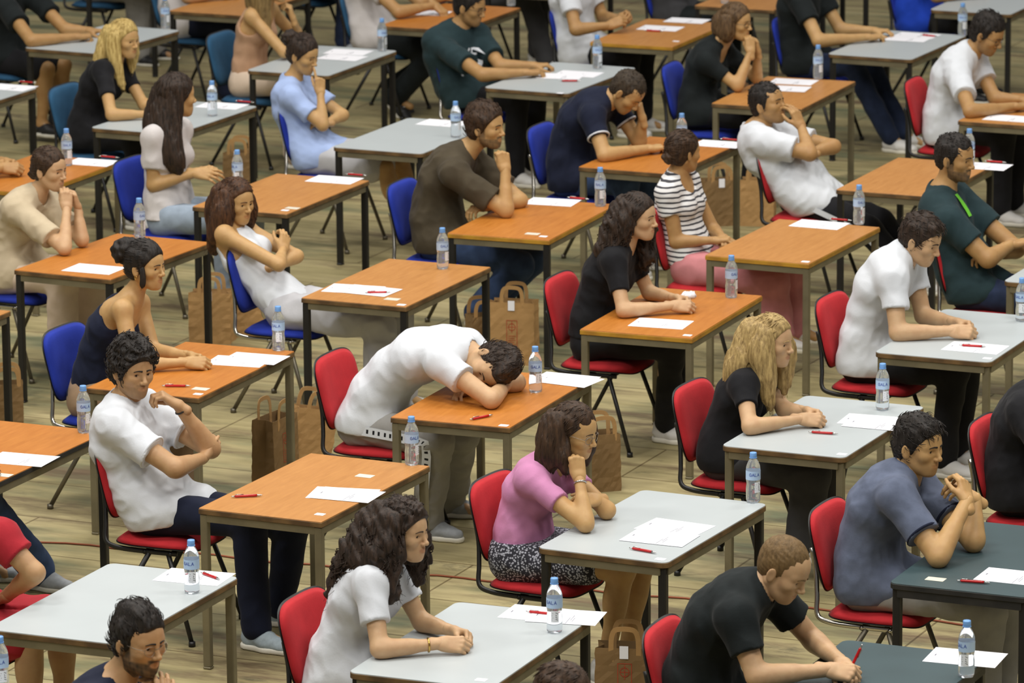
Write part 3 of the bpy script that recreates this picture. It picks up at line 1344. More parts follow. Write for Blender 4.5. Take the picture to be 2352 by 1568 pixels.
            M = np.array([x, y, zz], np.float32)
            parts.append(((V @ M) + A3(s.W[sd]), Q))
        V, Q = join(parts)
        L = np.zeros(len(V))
        B = np.zeros(len(V))
        L[nb:nb + len(lip)] = lip
        B[nb:nb + len(lip)] = np.clip(beard, 0, 1)
        put('body', (V, Q), skin, dict(lip=L * (.55 if fem else .35), beard=B))
        s.face(root)
        s.hair(root)
        s.dress(root, lod)
        return root

    def face(s, root):
        kw = s.kw
        if kw.get('noface'):
            return
        toV = lambda p: s.to_world(p) - Vector((s.P.x, s.P.y, 0))
        for y in (-1, 1):
            g = Geo()
            c = Vector((.0694, y * .031, .0008))
            n, m = 10, 14
            V, F, mi = [], [], []
            gz = Vector((1, kw.get('gaze', 0), -.05)).normalized()
            a = gz.cross(Vector((0, 0, 1))).normalized()
            b = a.cross(gz)
            for i in range(n + 1):
                th = PI * i / n
                for k in range(m):
                    ph = 2 * PI * k / m
                    V.append(toV(c + (gz * math.cos(th) + (a * math.cos(ph) + b * math.sin(ph)) * math.sin(th)) * .0124))
            for i in range(n):
                for k in range(m):
                    F.append((i * m + k, i * m + (k + 1) % m, (i + 1) * m + (k + 1) % m, (i + 1) * m + k))
                    mi.append(1 if i < 2 else 0)
            me = mesh('eye', V, F, True, mi)
            link('eye', me, [M_EYEW, kw.get('iris', M_IRIS)], root)
            g.tube([toV(c + Vector((.0124 * math.cos(a) * .98, .0128 * math.sin(a), .0050 - .0030 * abs(math.sin(a)) ** 3))) for a in [-1.15 + 2.3 * q / 8 for q in range(9)]], [.0006, .0013, .0017, .0019, .0019, .0019, .0017, .0013, .0006], 6)
            g.build('eyelashes', HAIR['black'], root, True)
            g = Geo()
            # brow laid on the skin
            P, rr = [], []
            for q in range(7):
                t = q / 6
                yy = y * (.011 + .036 * t)
                zz = .0225 + .0035 * math.sin(PI * t) - .0035 * t
                x = .12
                for _ in range(14):
                    d = s.hsol.at((x, yy, zz))
                    if d < .0004:
                        break
                    x -= max(d * .8, .0004)
                P.append(toV((x + .0005, yy, zz)))
                rr.append((.0030 - .0018 * t) * (1.0 if s.fem else 1.35) * s.hs)
            g.tube(P, rr, 6)
            g.build('eyebrow', kw.get('browm', s.hairm()), root, True)
        if kw.get('glasses'):
            g, gl = Geo(), Geo()
            for y in (-1, 1):
                ring = [toV((.0985 - .010 * abs(math.cos(a)) * (1 if math.cos(a) * y > 0 else .3) * (1 if True else 0), y * .033 + .0235 * math.cos(a), -.002 + .0195 * math.sin(a)))
                        for a in [2 * PI * i / 16 for i in range(16)]]
                g.tube(ring, .0013, 6, closed=True)
                gl.add(ring, [tuple(range(16))])
                g.tube([toV((.0905, y * .056, .004)), toV((.06, y * .074, .006)), toV((-.005, y * .079, .006)), toV((-.02, y * .079, -.008))], .0013, 6)
            g.tube([toV((.098, -.010, .002)), toV((.101, 0, .004)), toV((.098, .010, .002))], .0013, 6)
            fo = g.build('eyeglasses', kw['glasses'], root, True)
            gl.build('lens', M_LENS, fo)
        if kw.get('bracelet'):
            sd, fr_, bm = kw['bracelet']
            a, b = s.E[sd], s.W[sd]
            d = (b - a).normalized()
            c = a.lerp(b, fr_)
            u = d.cross(Vector((0, 0, 1)) if abs(d.z) < .9 else s.fr.e).normalized()
            w = d.cross(u)
            r = (s.arm_r()[2] * (1 - fr_) + s.arm_r()[3] * fr_) + .002
            g = Geo()
            g.tube([c + (u * math.cos(q) + w * math.sin(q)) * r - Vector((s.P.x, s.P.y, 0)) for q in [2 * PI * i / 20 for i in range(20)]], .0042, 8, closed=True)
            g.build('bracelet', bm, root, True)
        if kw.get('earring'):
            for y in (-1, 1):
                g = Geo()
                c = Vector((-.008, y * .084, -.046))
                g.tube([toV(c + Vector((.008 * math.cos(a), 0, .009 * math.sin(a)))) for a in [2 * PI * i / 10 for i in range(10)]], .0016, 6, closed=True)
                g.build('earring', M_GOLD, root, True)

    def hairm(s):
        return s.kw.get('hairm', HAIR['dark'])

    def hair(s, root):
        kw = s.kw
        st = kw.get('hair')
        if st is None:
            return
        lod = kw.get('lod', 1.)
        h = .0040 * lod / s.hs
        o = Solid(h)
        T = dict(buzz=(.006, .004, .006), short=(.014, .007, .022), crop=(.012, .006, .014), quiff=(.018, .008, .034), curly=(.030, .022, .040), updo=(.012, .009, .014), long=(.018, .014, .018), volume=(.026, .026, .026))[st]
        t, ts, tt = kw.get('hthick', T)
        o.ell((-.017, 0, .036), (.098 + t, .077 + ts, .092 + tt), .02)
        if st not in ('buzz',):
            o.ell((-.050, 0, -.018), (.052 + t * .6, .062 + ts, .064), .03)
        else:
            o.ell((-.050, 0, -.015), (.050, .064, .055), .03)
        hx, hz, nx, nz = kw.get('hline', (.076, .066, .80, -.60))
        o.cut((hx, 0, hz), (nx, 0, nz), .010)
        o.cut((-.05, 0, kw.get('nape', -.078)), (-.25, 0, -1), .012)
        if st in ('short', 'crop', 'buzz', 'quiff', 'curly'):
            for y in (-1, 1):
                o.ell((.000, y * .095, -.022), (.027, .024, .036), .006, op=1)
        elif st == 'updo':
            for y in (-1, 1):
                o.ell((-.004, y * .096, -.020), (.024, .024, .036), .006, op=1)
        if kw.get('fringe'):
            for q in range(5):
                y = -.045 + .0225 * q
                o.cap((.055, y, .095), (.088, y * 1.05, .060 - .006 * (q % 2)), .020, .010, .02)
        amp, fr_ = kw.get('hnoise', dict(curly=(.0075, 150), quiff=(.0035, 120), buzz=(.0008, 300)).get(st, (.0022, 150)))
        an = kw.get('haniso', (1, 1, 1) if st in ('curly', 'buzz') else (.35, 1.2, .5))
        V, Q = o.mesh(lambda x, y, z: amp * waves(x, y, z, fr_, 5, 7, an) + amp * .5 * waves(x, y, z, fr_ * 2.1, 6, 5, an))
        parts = [((V * s.hs) @ np.array(s.R.transposed(), np.float32) + A3(s.H), Q)]
        if st != 'buzz':
            g = Geo()
            rs = random.Random(sum(map(ord, kw['id'])) + 5)
            flow = Vector(kw.get('flow', dict(updo=(-1, 0, .1), long=(-.25, 0, -.9), volume=(-.3, 0, -.8), quiff=(-.55, 0, .75), curly=(0, 0, 0)).get(st, (.45, 0, -.1))))
            c0 = Vector((-.015, 0, .03))
            n = int(kw.get('ncap', 420) / lod)
            for _ in range(n):
                v = Vector(V[rs.randrange(len(V))])
                if v.z < -.06 or (st in ('long', 'updo', 'volume') and v.x > .052):
                    continue
                nn = (v - c0)
                nn = Vector((nn.x / .0096, nn.y / .006, nn.z / .0085)).normalized()
                jt = .10 if st in ('long', 'updo') else .35
                f_ = flow + Vector((rs.uniform(-jt, jt), rs.uniform(-jt, jt), rs.uniform(-jt, jt)))
                if st in ('long', 'volume', 'updo') and v.x > .0:
                    f_ = f_ + Vector((-.4, .8 * (1 if v.y > 0 else -1), 0))
                tg = f_ - nn * f_.dot(nn)
                if tg.length < .05:
                    tg = Vector((rs.uniform(-1, 1), rs.uniform(-1, 1), rs.uniform(-1, 1)))
                tg.normalize()
                ln = rs.uniform(.018, .040) * (1.0 if st != 'crop' else .55)
                lift = rs.uniform(.02, .30) * (.22 if st in ('updo', 'long') else 1.)
                P = [v - nn * .003]
                cu = rs.uniform(.6, 1.2) if st in ('curly', 'volume') else 0
                sd_ = nn.cross(tg)
                for q in range(1, 5):
                    a = q / 4
                    P.append(v + tg * ln * a + nn * (ln * lift * math.sin(a * 2.4)) + sd_ * (cu * .008 * math.sin(a * 7)))
                if P[-1].x > .07 and P[-1].z < .055 and not kw.get('fringe'):
                    continue
                g.tube([s.to_world(q) - Vector((s.P.x, s.P.y, 0)) for q in P], [.0014, .0019, .0018, .0013, .0005], 4)
            tufts = g
        # locks that hang or are gathered, placed in the sitter's axes around the head
        ch = kw.get('locks', [])
        f = s.fr
        ax = lambda p: s.H + (s.hfx.xy.to_3d().normalized() if kw.get('lockhead') else f.e) * p[0] + (Vector((-s.hfx.y, s.hfx.x, 0)).normalized() if kw.get('lockhead') else f.g) * p[1] + Vector((0, 0, p[2]))
        if ch:
            o = Solid(.0048 * lod)
            for c in ch:
                P = smooth_path([ax(p) for p in c['p']], 4)
                n = len(P)
                rr = [np.interp(i / (n - 1), np.linspace(0, 1, len(c['r'])), c['r']) for i in range(n)]
                o.chain(P, rr, .022, f.dirv(*c.get('lat', (1, .25, 0))).normalized(), c.get('sc', 1.32))
            w = kw.get('lockwave', (.0035, 120, (1, 1, .14)))
            parts.append(o.mesh(lambda x, y, z: w[0] * waves(x, y, z, w[1], 9, 7, w[2]) + w[0] * .6 * waves(x, y, z, w[1] * 2.2, 10, 6, w[2])))
        ob = s.put('hair', join(parts), s.hairm())
        if st != 'buzz':
            tufts.build('hair_wisps', s.hairm(), ob, True)
        if ch:
            g = Geo()
            rr_ = random.Random(sum(map(ord, kw['id'])))
            cw = kw.get('curlw', 0.)
            for c in ch:
                P = smooth_path([ax(p) for p in c['p']], 6)
                n = len(P)
                lat = f.dirv(*c.get('lat', (1, .25, 0))).normalized()
                for _ in range(int(c.get('n', 26))):
                    a = rr_.uniform(0, 2 * PI)
                    i0 = rr_.randint(0, n // 3)
                    i1 = n - 1 - rr_.randint(0, n // 6)
                    fz, ph = rr_.uniform(28, 48), rr_.uniform(0, 6)
                    pts = []
                    for i in range(i0, i1 + 1):
                        t = (P[min(i + 1, n - 1)] - P[max(i - 1, 0)]).normalized()
                        u = (lat - t * lat.dot(t)).normalized()
                        w = t.cross(u)
                        R = np.interp(i / (n - 1), np.linspace(0, 1, len(c['r'])), c['r']) * (1.0 + .10 * math.sin(i * .5 + ph))
                        L = (i - i0) * .02
                        q = P[i] + u * (math.cos(a) * R * c.get('sc', 1.32)) + w * math.sin(a) * R
                        if cw:
                            q = q + u * cw * math.sin(fz * 3 * L + ph) + w * cw * math.cos(fz * 2.6 * L + ph)
                        pts.append(q - Vector((s.P.x, s.P.y, 0)))
                    if i1 < n - 1 or True:
                        e0 = pts[-1]
                        pts.append(e0 + (pts[-1] - pts[-2]) * .8 + Vector((rr_.uniform(-.01, .01), rr_.uniform(-.01, .01), rr_.uniform(-.02, 0))))
                    m = len(pts)
                    g.tube(pts, [max(.0006, kw.get('strand', .0028) * min(1, 3 * (1 - k / (m - 1)) + .1) * min(1, .4 + k / 3)) for k in range(m)], 5)
            if g.v:
                g.build('loose_strands', s.hairm(), ob, True)
        if kw.get('bun'):
            c, r = kw['bun']
            o = Solid(.004 * lod)
            o.ell(s.to_world(c), [r * 1.0, r * .95, r * .9], .01)
            o.ell(s.to_world((c[0] + .01, c[1], c[2] + .012)), [r * .8] * 3, .01)
            o.cap(s.to_world((-.07, 0, c[2] * .6)), s.to_world(c), .03, r * .7, .02)
            s.put('hair_bun', o.mesh(lambda x, y, z: .0045 * waves(x, y, z, 130, 12, 7)), s.hairm())

    def dress(s, root, lod):
        kw, f, fem, sc = s.kw, s.fr, s.fem, s.k
        e, g, z = f.e, f.g, Vector((0, 0, 1))
        r0, r1, r2, r3 = s.arm_r()
        top = kw.get('top', 'tee')
        inf = kw.get('loose', .012)
        seed = sum(map(ord, kw['id']))
        if top:
            o = Solid(.0068 * lod)
            if top == 'tank':
                s.torso(o, .008, .03, 0, .85)
                for sd in (-1, 1):
                    a = s.spine(.80) + s.gs * sd * .075 * sc
                    b = s.N - s.sup * .020 + s.gs * sd * .085 * sc
                    o.cap(a + s.sfw * .085, b + s.sfw * .03 + s.sup * .028, .010, .008, .012)
                    o.cap(a - s.sfw * .075, b + s.sfw * .0 + s.sup * .028, .010, .008, .012)
                for sd in (-1, 1):
                    c = s.S[sd]
                    o.cap(c - s.gs * sd * .005 - s.sup * .06, c - s.gs * sd * .01 + s.sup * .04, .078 * sc, .085 * sc, .01, op=1)
                c = kw.get('neckcut', (.78, .10))
                o.ell(s.spine(c[0]) + s.sfw * .13 + s.sup * .10, (.10, .10, c[1]), .01, op=1)
                o.ell(s.N + s.sup * .05 - s.sfw * .04, (.085, .085, .085), .01, op=1)
            elif top == 'halter':
                s.torso(o, .008, .03, 0, .97)
                for sd in (-1, 1):
                    c = s.S[sd]
                    o.cap(c + s.gs * sd * .01 - s.sup * .07, c - s.gs * sd * .02 + s.sup * .08, .082 * sc, .080 * sc, .01, op=1)
                o.cap(s.N - s.sup * .025, s.N + s.sup * .15, .060 * sc, .062, .006, op=1)
            else:
                s.torso(o, inf, .03)
                s.shoulders(o, inf * .8, .04)
                b = kw.get('belly')
                if b:
                    o.ell(s.spine(.28) + s.sfw * b[0], (b[1], b[1] * 1.25, b[1]), .06, Matrix((s.sfw, s.gs, s.sup)).transposed())
                if kw.get('drape', True):
                    for sd in (-1, 1):
                        o.cap(s.HJ[sd] + z * .01, s.HJ[sd].lerp(s.K[sd], .24) + z * .016, .098 * sc + inf * .6, .088 * sc + inf * .5, .05)
                sl = kw.get('sleeve', .55)
                for sd in (-1, 1):
                    S, E = s.S[sd], s.E[sd]
                    d = (E - S).normalized()
                    q = S.lerp(E, sl)
                    ex = kw.get('flare', .016 if not fem else .009)
                    o.sleeve(S, q, r0 + inf, r0 * (1 - .15 * sl) + ex, .05)
                neck = kw.get('neckline', 'crew')
                rn = (.058 if fem else .067) * sc
                o.cap(s.N - s.sup * .03 + s.sfw * .016, s.N + s.sup * .16 + s.sfw * .03, rn, rn * 1.02, .006, op=1)
                if neck == 'v':
                    o.ell(s.N - s.sup * .05 + s.sfw * .10, (.05, .045, .085), .012, Matrix((s.sfw, s.gs, s.sup)).transposed(), op=1)
                if neck == 'scoop':
                    o.ell(s.N - s.sup * .02 + s.sfw * .075, (.075, .085, .065), .012, Matrix((s.sfw, s.gs, s.sup)).transposed(), op=1)
            hem = kw.get('hem', -.055)
            wd = (s.spine(.12) - s.P).normalized()
            wd = (wd - e * (wd.dot(e) * .75)).normalized()
            o.cut(s.P + wd * hem, -wd + kw.get('hemtilt', .0) * e, .006)
            s.topsol = o
            wr = kw.get('wrinkle', .0045) * .75
            n1 = A3(s.sup)
            an = kw.get('foldaniso', (1.1, 1.1, .8))
            late = o.late
            o.late = []
            F, lo, axs = o.field()
            m = np.abs(F) < .035
            I, J, K = np.nonzero(m)
            X, Y, Zc = axs[0][I], axs[1][J], axs[2][K]
            Fm = F[m] + (wr * waves(X, Y, Zc, 24, seed, 6, an) * (.6 + .4 * waves(X, Y, Zc, 9, seed + 1, 4)) + wr * 1.1 * (np.abs(waves(X, Y, Zc, 30, seed + 2, 5, an)) - .8) + wr * .6 * (np.abs(waves(X, Y, Zc, 62, seed + 3, 5, an)) - .8)).astype(np.float32)
            for c, n, k in late:
                d = (X - c[0]) * n[0] + (Y - c[1]) * n[1] + (Zc - c[2]) * n[2]
                Fm = np.maximum(Fm, d)
            F[m] = Fm
            # also clear what lies deeper than the worked band beyond a cut
            for c, n, k in late:
                d = (axs[0][:, None, None] - c[0]) * n[0] + (axs[1][None, :, None] - c[1]) * n[1] + (axs[2][None, None, :] - c[2]) * n[2]
                F = np.maximum(F, np.where(d > 0, d, -1).astype(np.float32))
            F[[0, -1]] = np.maximum(F[[0, -1]], 1e-3)
            F[:, [0, -1]] = np.maximum(F[:, [0, -1]], 1e-3)
            F[:, :, [0, -1]] = np.maximum(F[:, :, [0, -1]], 1e-3)
            s.topo = s.put(kw.get('topname', 't_shirt'), nets(F, lo, o.h), kw['topm'])
            trim = kw.get('trim')
            if top in ('tee', 'polo') and (trim or top == 'polo'):
                tm = trim or kw['topm']
                for sd in (-1, 1):
                    S, E = s.S[sd], s.E[sd]
                    d = (E - S).normalized()
                    q = S.lerp(E, kw.get('sleeve', .55)) - d * .006
                    u = d.cross(z if abs(d.z) < .9 else e).normalized()
                    w = d.cross(u)
                    gg = Geo()
                    rr = r0 * (1 - .15 * kw.get('sleeve', .55)) + kw.get('flare', .016 if not fem else .009)
                    gg.tube([q + (u * math.cos(a) + w * math.sin(a)) * rr - Vector((s.P.x, s.P.y, 0)) for a in [2 * PI * i / 24 for i in range(24)]], .0065, 8, closed=True)
                    gg.build('cuff', tm, s.topo, True)
            if top == 'polo' or kw.get('collar'):
                o = Solid(.0055 * lod)
                c = s.N + s.sup * .002 + s.sfw * .026
                rn = (.060 if fem else .068) * sc
                n = 14
                pts = [c + s.gs * (rn * 1.12 * math.sin(a)) - s.sfw * (rn * 1.12 * math.cos(a)) + s.sup * (.020 * math.cos(a) + .006) for a in [-2.5 + 5.0 * i / n for i in range(n + 1)]]
                for a, b in zip(pts[:-1], pts[1:]):
                    o.cap(a, b, .0075, None, .004)
                    o.cap(a + (a - c).normalized() * .012 - s.sup * .020, b + (b - c).normalized() * .012 - s.sup * .020, .007, None, .012)
                s.put('collar', o.mesh(), kw.get('collarm') or kw['topm'])
        # trousers, skirt or shorts
        bot = kw.get('bottom', 'trousers')
        if bot and kw.get('legs', True):
            o = Solid(.0085 * lod)
            bl = kw.get('bloose', .014)
            o.cap(s.P - (s.spine(.2) - s.P).normalized() * .03, s.spine(.16), .117 * sc, .108 * sc, .03, g, 1.45)
            t = .95 if fem else 1.
            for sd in (-1, 1):
                H, K, A = s.HJ[sd], s.K[sd], s.A[sd]
                if bot == 'trousers':
                    o.cap(H, K, .086 * sc * t + bl * .6, .063 * sc * t + bl, .04)
                    o.cap(K, A + (K - A) * .04, .062 * sc * t + bl, .046 * sc * t + bl * 1.5, .03)
                elif bot == 'shorts':
                    o.cap(H, H.lerp(K, .80), .088 * sc * t + bl * .6, .076 * sc * t + bl * 1.3, .04)
                elif bot == 'skirt':
                    o.cap(H, H.lerp(K, .66), .098 * sc * t + bl, .080 * sc * t + bl, .09)
            if bot == 'skirt':
                o.cap(s.P, s.K[-1].lerp(s.K[1], .5).lerp(s.P, .36), .11, .07, .06, g, 1.5)
            c = s.spine(.15)
            wd = (s.spine(.12) - s.P).normalized()
            wd = (wd - e * (wd.dot(e) * .75)).normalized()
            o.cut(c, wd, .004)
            s.botsol = o
            wr = kw.get('bwrinkle', .004)
            s.boto = s.put(dict(trousers='trousers', shorts='shorts', skirt='skirt')[bot], o.mesh(lambda x, y, q: wr * waves(x, y, q, 26, seed + 5, 6) + wr * .9 * (np.abs(waves(x, y, q, 40, seed + 6, 5)) - .8)), kw['botm'])
        if kw.get('shoes', True) and kw.get('legs', True):
            for sd in (-1, 1):
                A = s.A[sd]
                fd = f.dirv(*kw['foot']).normalized() if 'foot' in kw else (e + g * sd * .16).normalized()
                sl = fd.cross(z)
                z0 = A.z - .085
                b = Vector((A.x, A.y, z0))
                up = Vector((0, 0, 1))
                if kw.get('toedown'):
                    up = (up + fd * kw['toedown']).normalized()
                    fd = sl.cross(up) * -1
                q = lambda x, y, h_: b + fd * x + sl * y + up * h_
                o = Solid(.006 * lod)
                k = .92 if fem else 1.
                o.cap(q(-.035, 0, .05), q(.06 * k, 0, .050), .042 * k, .040 * k, .03)
                o.cap(q(.06 * k, 0, .046), q(.165 * k, 0, .036), .042 * k, .030 * k, .03, sl, 1.18)
                o.cap(q(-.03, 0, .095), q(-.022, 0, .06), .040 * k, .042 * k, .02)
                o.cut(q(0, 0, .018), -up, .003)
                sh = s.put('shoe', o.mesh(lambda x, y, w: .0012 * waves(x, y, w, 120, 4, 5)), kw.get('shoem', SHOE['white']))
                o = Solid(.006 * lod)
                o.cap(q(-.035, 0, .017), q(.07 * k, 0, .017), .046 * k, .046 * k, .02)
                o.cap(q(.07 * k, 0, .017), q(.165 * k, 0, .019), .048 * k, .036 * k, .02)
                o.cut(q(0, 0, .028), up, .003)
                o.cut(q(0, 0, .001), -up, .003)
                V, Q = o.mesh()
                so = link('sole', mesh('sole', V - s.off, Q, True), kw.get('solem', SHOE['sole']), sh)
                gg = Geo()
                for i in range(4):
                    x = .045 + .018 * i
                    h_ = .098 - .010 * i
                    gg.tube([q(x, -.022, h_ - .006) - Vector((s.P.x, s.P.y, 0)), q(x + .004, 0, h_ + .001) - Vector((s.P.x, s.P.y, 0)), q(x, .022, h_ - .006) - Vector((s.P.x, s.P.y, 0))], .0028, 6)
                gg.build('laces', SHOE['lace'], sh, True)

        s.marks(root)

    def on_cloth(s, sol, p, d, start=.32, gap=.006):
        """from outside along d until the cloth is met"""
        x = p - d * start
        for _ in range(60):
            v = sol.at(x)
            if v < gap:
                break
            x = x + d * max(v - gap, .001) * .9
        return x - Vector((s.P.x, s.P.y, 0))

    def marks(s, root):
        kw, f = s.kw, s.fr
        e, g_, z = f.e, f.g, Vector((0, 0, 1))
        if kw.get('side_stripe'):
            hip, kn, an = s.HJ[-1], s.K[-1], s.A[-1]
            path = [hip.lerp(kn, t) for t in (.10, .25, .40, .55, .70, .85, .97)]
            if kw['side_stripe']:
                path += [kn.lerp(an, t) for t in (.15, .3, .45, .6, .75, .9)]
            w = .024 if kw['side_stripe'] is True else .017
            L, Rr = [], []
            for i, p in enumerate(path):
                t = (path[min(i + 1, len(path) - 1)] - path[max(i - 1, 0)]).normalized()
                u = t.cross(g_).normalized()
                if u.z < 0 and abs(u.z) > .5:
                    u = -u
                if i and L and (u.dot(lastu) < 0):
                    u = -u
                lastu = u
                L.append(s.on_cloth(s.botsol, p + u * w, g_, .32, .013))
                Rr.append(s.on_cloth(s.botsol, p - u * w, g_, .32, .013))
            # one band, its dark marks being cells of the same surface
            rows, cols = [], (0., .28, .72, 1.)
            for i in range(len(path) - 1):
                for t in (0., .18, .36, .64, .82):
                    rows.append((L[i].lerp(L[i + 1], t), Rr[i].lerp(Rr[i + 1], t), t in (.18, .64)))
            rows.append((L[-1], Rr[-1], False))
            V, F, mi = [], [], []
            for a, b, mk in rows:
                V += [a.lerp(b, q) for q in cols]
            for i in range(len(rows) - 1):
                for q in range(3):
                    F.append((4 * i + q, 4 * i + q + 1, 4 * i + q + 5, 4 * i + q + 4))
                    mi.append(1 if (kw['side_stripe'] is True and q == 1 and rows[i][2]) else 0)
            link('side_stripe', mesh('side_stripe', V, F, True, mi), [WHITE, BLACK], s.boto)
        chest = lambda lat, t, gp=.010: s.on_cloth(s.topsol, s.spine(t) + s.gs * lat, -s.sfw, .30, gp)
        if kw.get('lanyard'):
            g = Geo()
            P = [(-.060, .985), (-.045, .93), (-.028, .86), (-.012, .79), (-.004, .72)]
            V = []
            for la, t in P:
                V += [chest(la - .022, t), chest(la + .022, t)]
            g.add(V, [(2 * i, 2 * i + 1, 2 * i + 3, 2 * i + 2) for i in range(len(P) - 1)])
            g.build('neck_strap', LIME, root, True)
        if kw.get('shirt_text'):
            B = [[(0, 0), (0, 1), (.6, 1), (.75, .78), (.6, .54), (0, .54)], [(.6, .54), (.8, .28), (.65, 0), (0, 0)]]
            Y = [[(0, 1), (.4, .5), (.8, 1)], [(.4, .5), (.4, 0)]]
            E_ = [[(.8, 1), (0, 1), (0, 0), (.8, 0)], [(0, .5), (.6, .5)]]
            I = [[(.2, 0), (.2, 1)]]
            ap = [[(.15, 1), (.1, .75)]]
            M = [[(0, 0), (0, 1), (.45, .4), (.9, 1), (.9, 0)]]
            g = Geo()
            for txt, t0 in (((B, Y, E_), .70), ((I, ap, M), .52)):
                for i, ch in enumerate(txt):
                    x0 = -.10 + i * .064
                    for stk in ch:
                        fine = []
                        for (a, b), (c, d) in zip(stk[:-1], stk[1:]):
                            fine += [(a + (c - a) * q / 2, b + (d - b) * q / 2) for q in range(2)]
                        fine.append(stk[-1])
                        strip(g, [(x0 + a * .050, b * .066) for a, b in fine], .013, lambda q, r: chest(q, t0 + r / s.tl, .014))
            g.build('printed_letters', WHITE, s.topo)
        if kw.get('shirt_print'):
            g = Geo()
            for i in range(5):
                pts = [(-.10 + .016 * i, .02 + .028 * (i % 2)), (-.085 + .016 * i, .05), (-.10 + .020 * i, .075), (-.08 + .016 * i, .012 + .02 * i)]
                strip(g, pts, .007, lambda q, r: chest(q, .66 + r / s.tl, .012))
            g.build('dark_print', DGREY, s.topo)

# ------------------------------------------------------------------ people's materials
M_EYEW = mottled('eye_white', srgb(226, 218, 210), rough=.25, var=.02)
M_IRIS = mottled('iris_brown', srgb(46, 28, 18), rough=.15, var=.1)
M_LENS = clear('lens', (1, 1, 1, 1), .0, 1.02)
M_GOLD = mottled('gold', srgb(212, 176, 96), rough=.25, metal=1., var=.03)
M_GFRAME = mottled('glasses_dark', srgb(40, 36, 34), rough=.3, var=.05)
M_GWIRE = mottled('glasses_wire', srgb(150, 140, 128), rough=.3, metal=.7, var=.05)
HAIR = dict(
    dark=hair_mat('dark', srgb(30, 23, 18), srgb(66, 50, 39)),
    black=hair_mat('black', srgb(22, 19, 17), srgb(48, 41, 36)),
    brown=hair_mat('brown', srgb(40, 28, 19), srgb(78, 56, 38)),
    mid=hair_mat('mid', srgb(70, 52, 34), srgb(114, 88, 58)),
    buzzfair=hair_mat('buzzfair', srgb(92, 72, 44), srgb(126, 100, 64), .6),
    buzzdark=hair_mat('buzzdark', srgb(44, 36, 28), srgb(74, 62, 48), .6),
    blonde=hair_mat('blonde', srgb(150, 122, 64), srgb(216, 190, 122)),
    darkblonde=hair_mat('darkblonde', srgb(128, 104, 64), srgb(198, 170, 112)),
    ash=hair_mat('ash', srgb(98, 78, 46), srgb(150, 124, 78)),
    auburn=hair_mat('auburn', srgb(44, 28, 20), srgb(92, 60, 36)))
SHOE = dict(white=mottled('shoe_white', srgb(214, 212, 208), rough=.6, var=.06), grey=mottled('shoe_grey', srgb(150, 154, 158), rough=.7, var=.12, scale=40.),
            black=mottled('shoe_black', srgb(30, 30, 32), rough=.5, var=.1), sole=mottled('sole_white', srgb(222, 218, 204), rough=.6, var=.05),
            lace=mottled('lace_white', srgb(206, 210, 214), rough=.8, var=.05), blue=mottled('shoe_paleblue', srgb(156, 170, 178), rough=.7, var=.12, scale=50.))
WHITE = cloth('white', srgb(212, 216, 222), .03)
WHITE2 = cloth('offwhite', srgb(208, 203, 202), .03)
BLACK = cloth('black', srgb(27, 27, 30), .15)
BLACKG = cloth('blackgreen', srgb(26, 31, 32), .15)
NAVY = cloth('navy', srgb(26, 31, 50), .12)
DGREEN = cloth('dark_green', srgb(38, 56, 60), .12)
OLIVE = cloth('olive_brown', srgb(74, 66, 52), .12)
BEIGE = cloth('beige', srgb(196, 180, 152), .05)
PEACH = cloth('peach', srgb(188, 150, 120), .06)
CREAM = cloth('cream', srgb(214, 194, 174), .05)
PINK = cloth('pink', srgb(198, 134, 174), .06)
PINKT = cloth('pink_trousers', srgb(196, 128, 132), .08)
LBLUE = cloth('light_blue', srgb(164, 184, 226), .05)
GREYB = cloth('grey_blue', srgb(92, 100, 120), .18)
REDT = cloth('red', srgb(166, 40, 50), .08)
ROYAL = cloth('royal_blue', srgb(30, 66, 180), .08)
GREY = cloth('grey', srgb(146, 144, 140), .08)
LGREY = cloth('light_grey', srgb(186, 186, 190), .06)
DGREY = cloth('dark_grey', srgb(62, 62, 64), .1)
JEANS = cloth('jeans', srgb(56, 74, 108), .25)
JEANSD = cloth('jeans_dark', srgb(36, 46, 70), .25)
JEANSL = cloth('jeans_light', srgb(150, 164, 180), .15)
KHAKI = cloth('khaki', srgb(160, 134, 108), .1)
STRIPE = striped('striped_cloth', srgb(226, 226, 226), srgb(62, 62, 68), 11.)
FLORAL = floral('floral_cloth', srgb(38, 38, 48), srgb(170, 172, 184))
LIME = mottled('lime_strap', srgb(120, 214, 60), rough=.6, var=.06)
T_FAIR, T_MED, T_TAN, T_WARM = (.56, .36, .20), (.48, .29, .145), (.43, .25, .10), (.52, .32, .135)

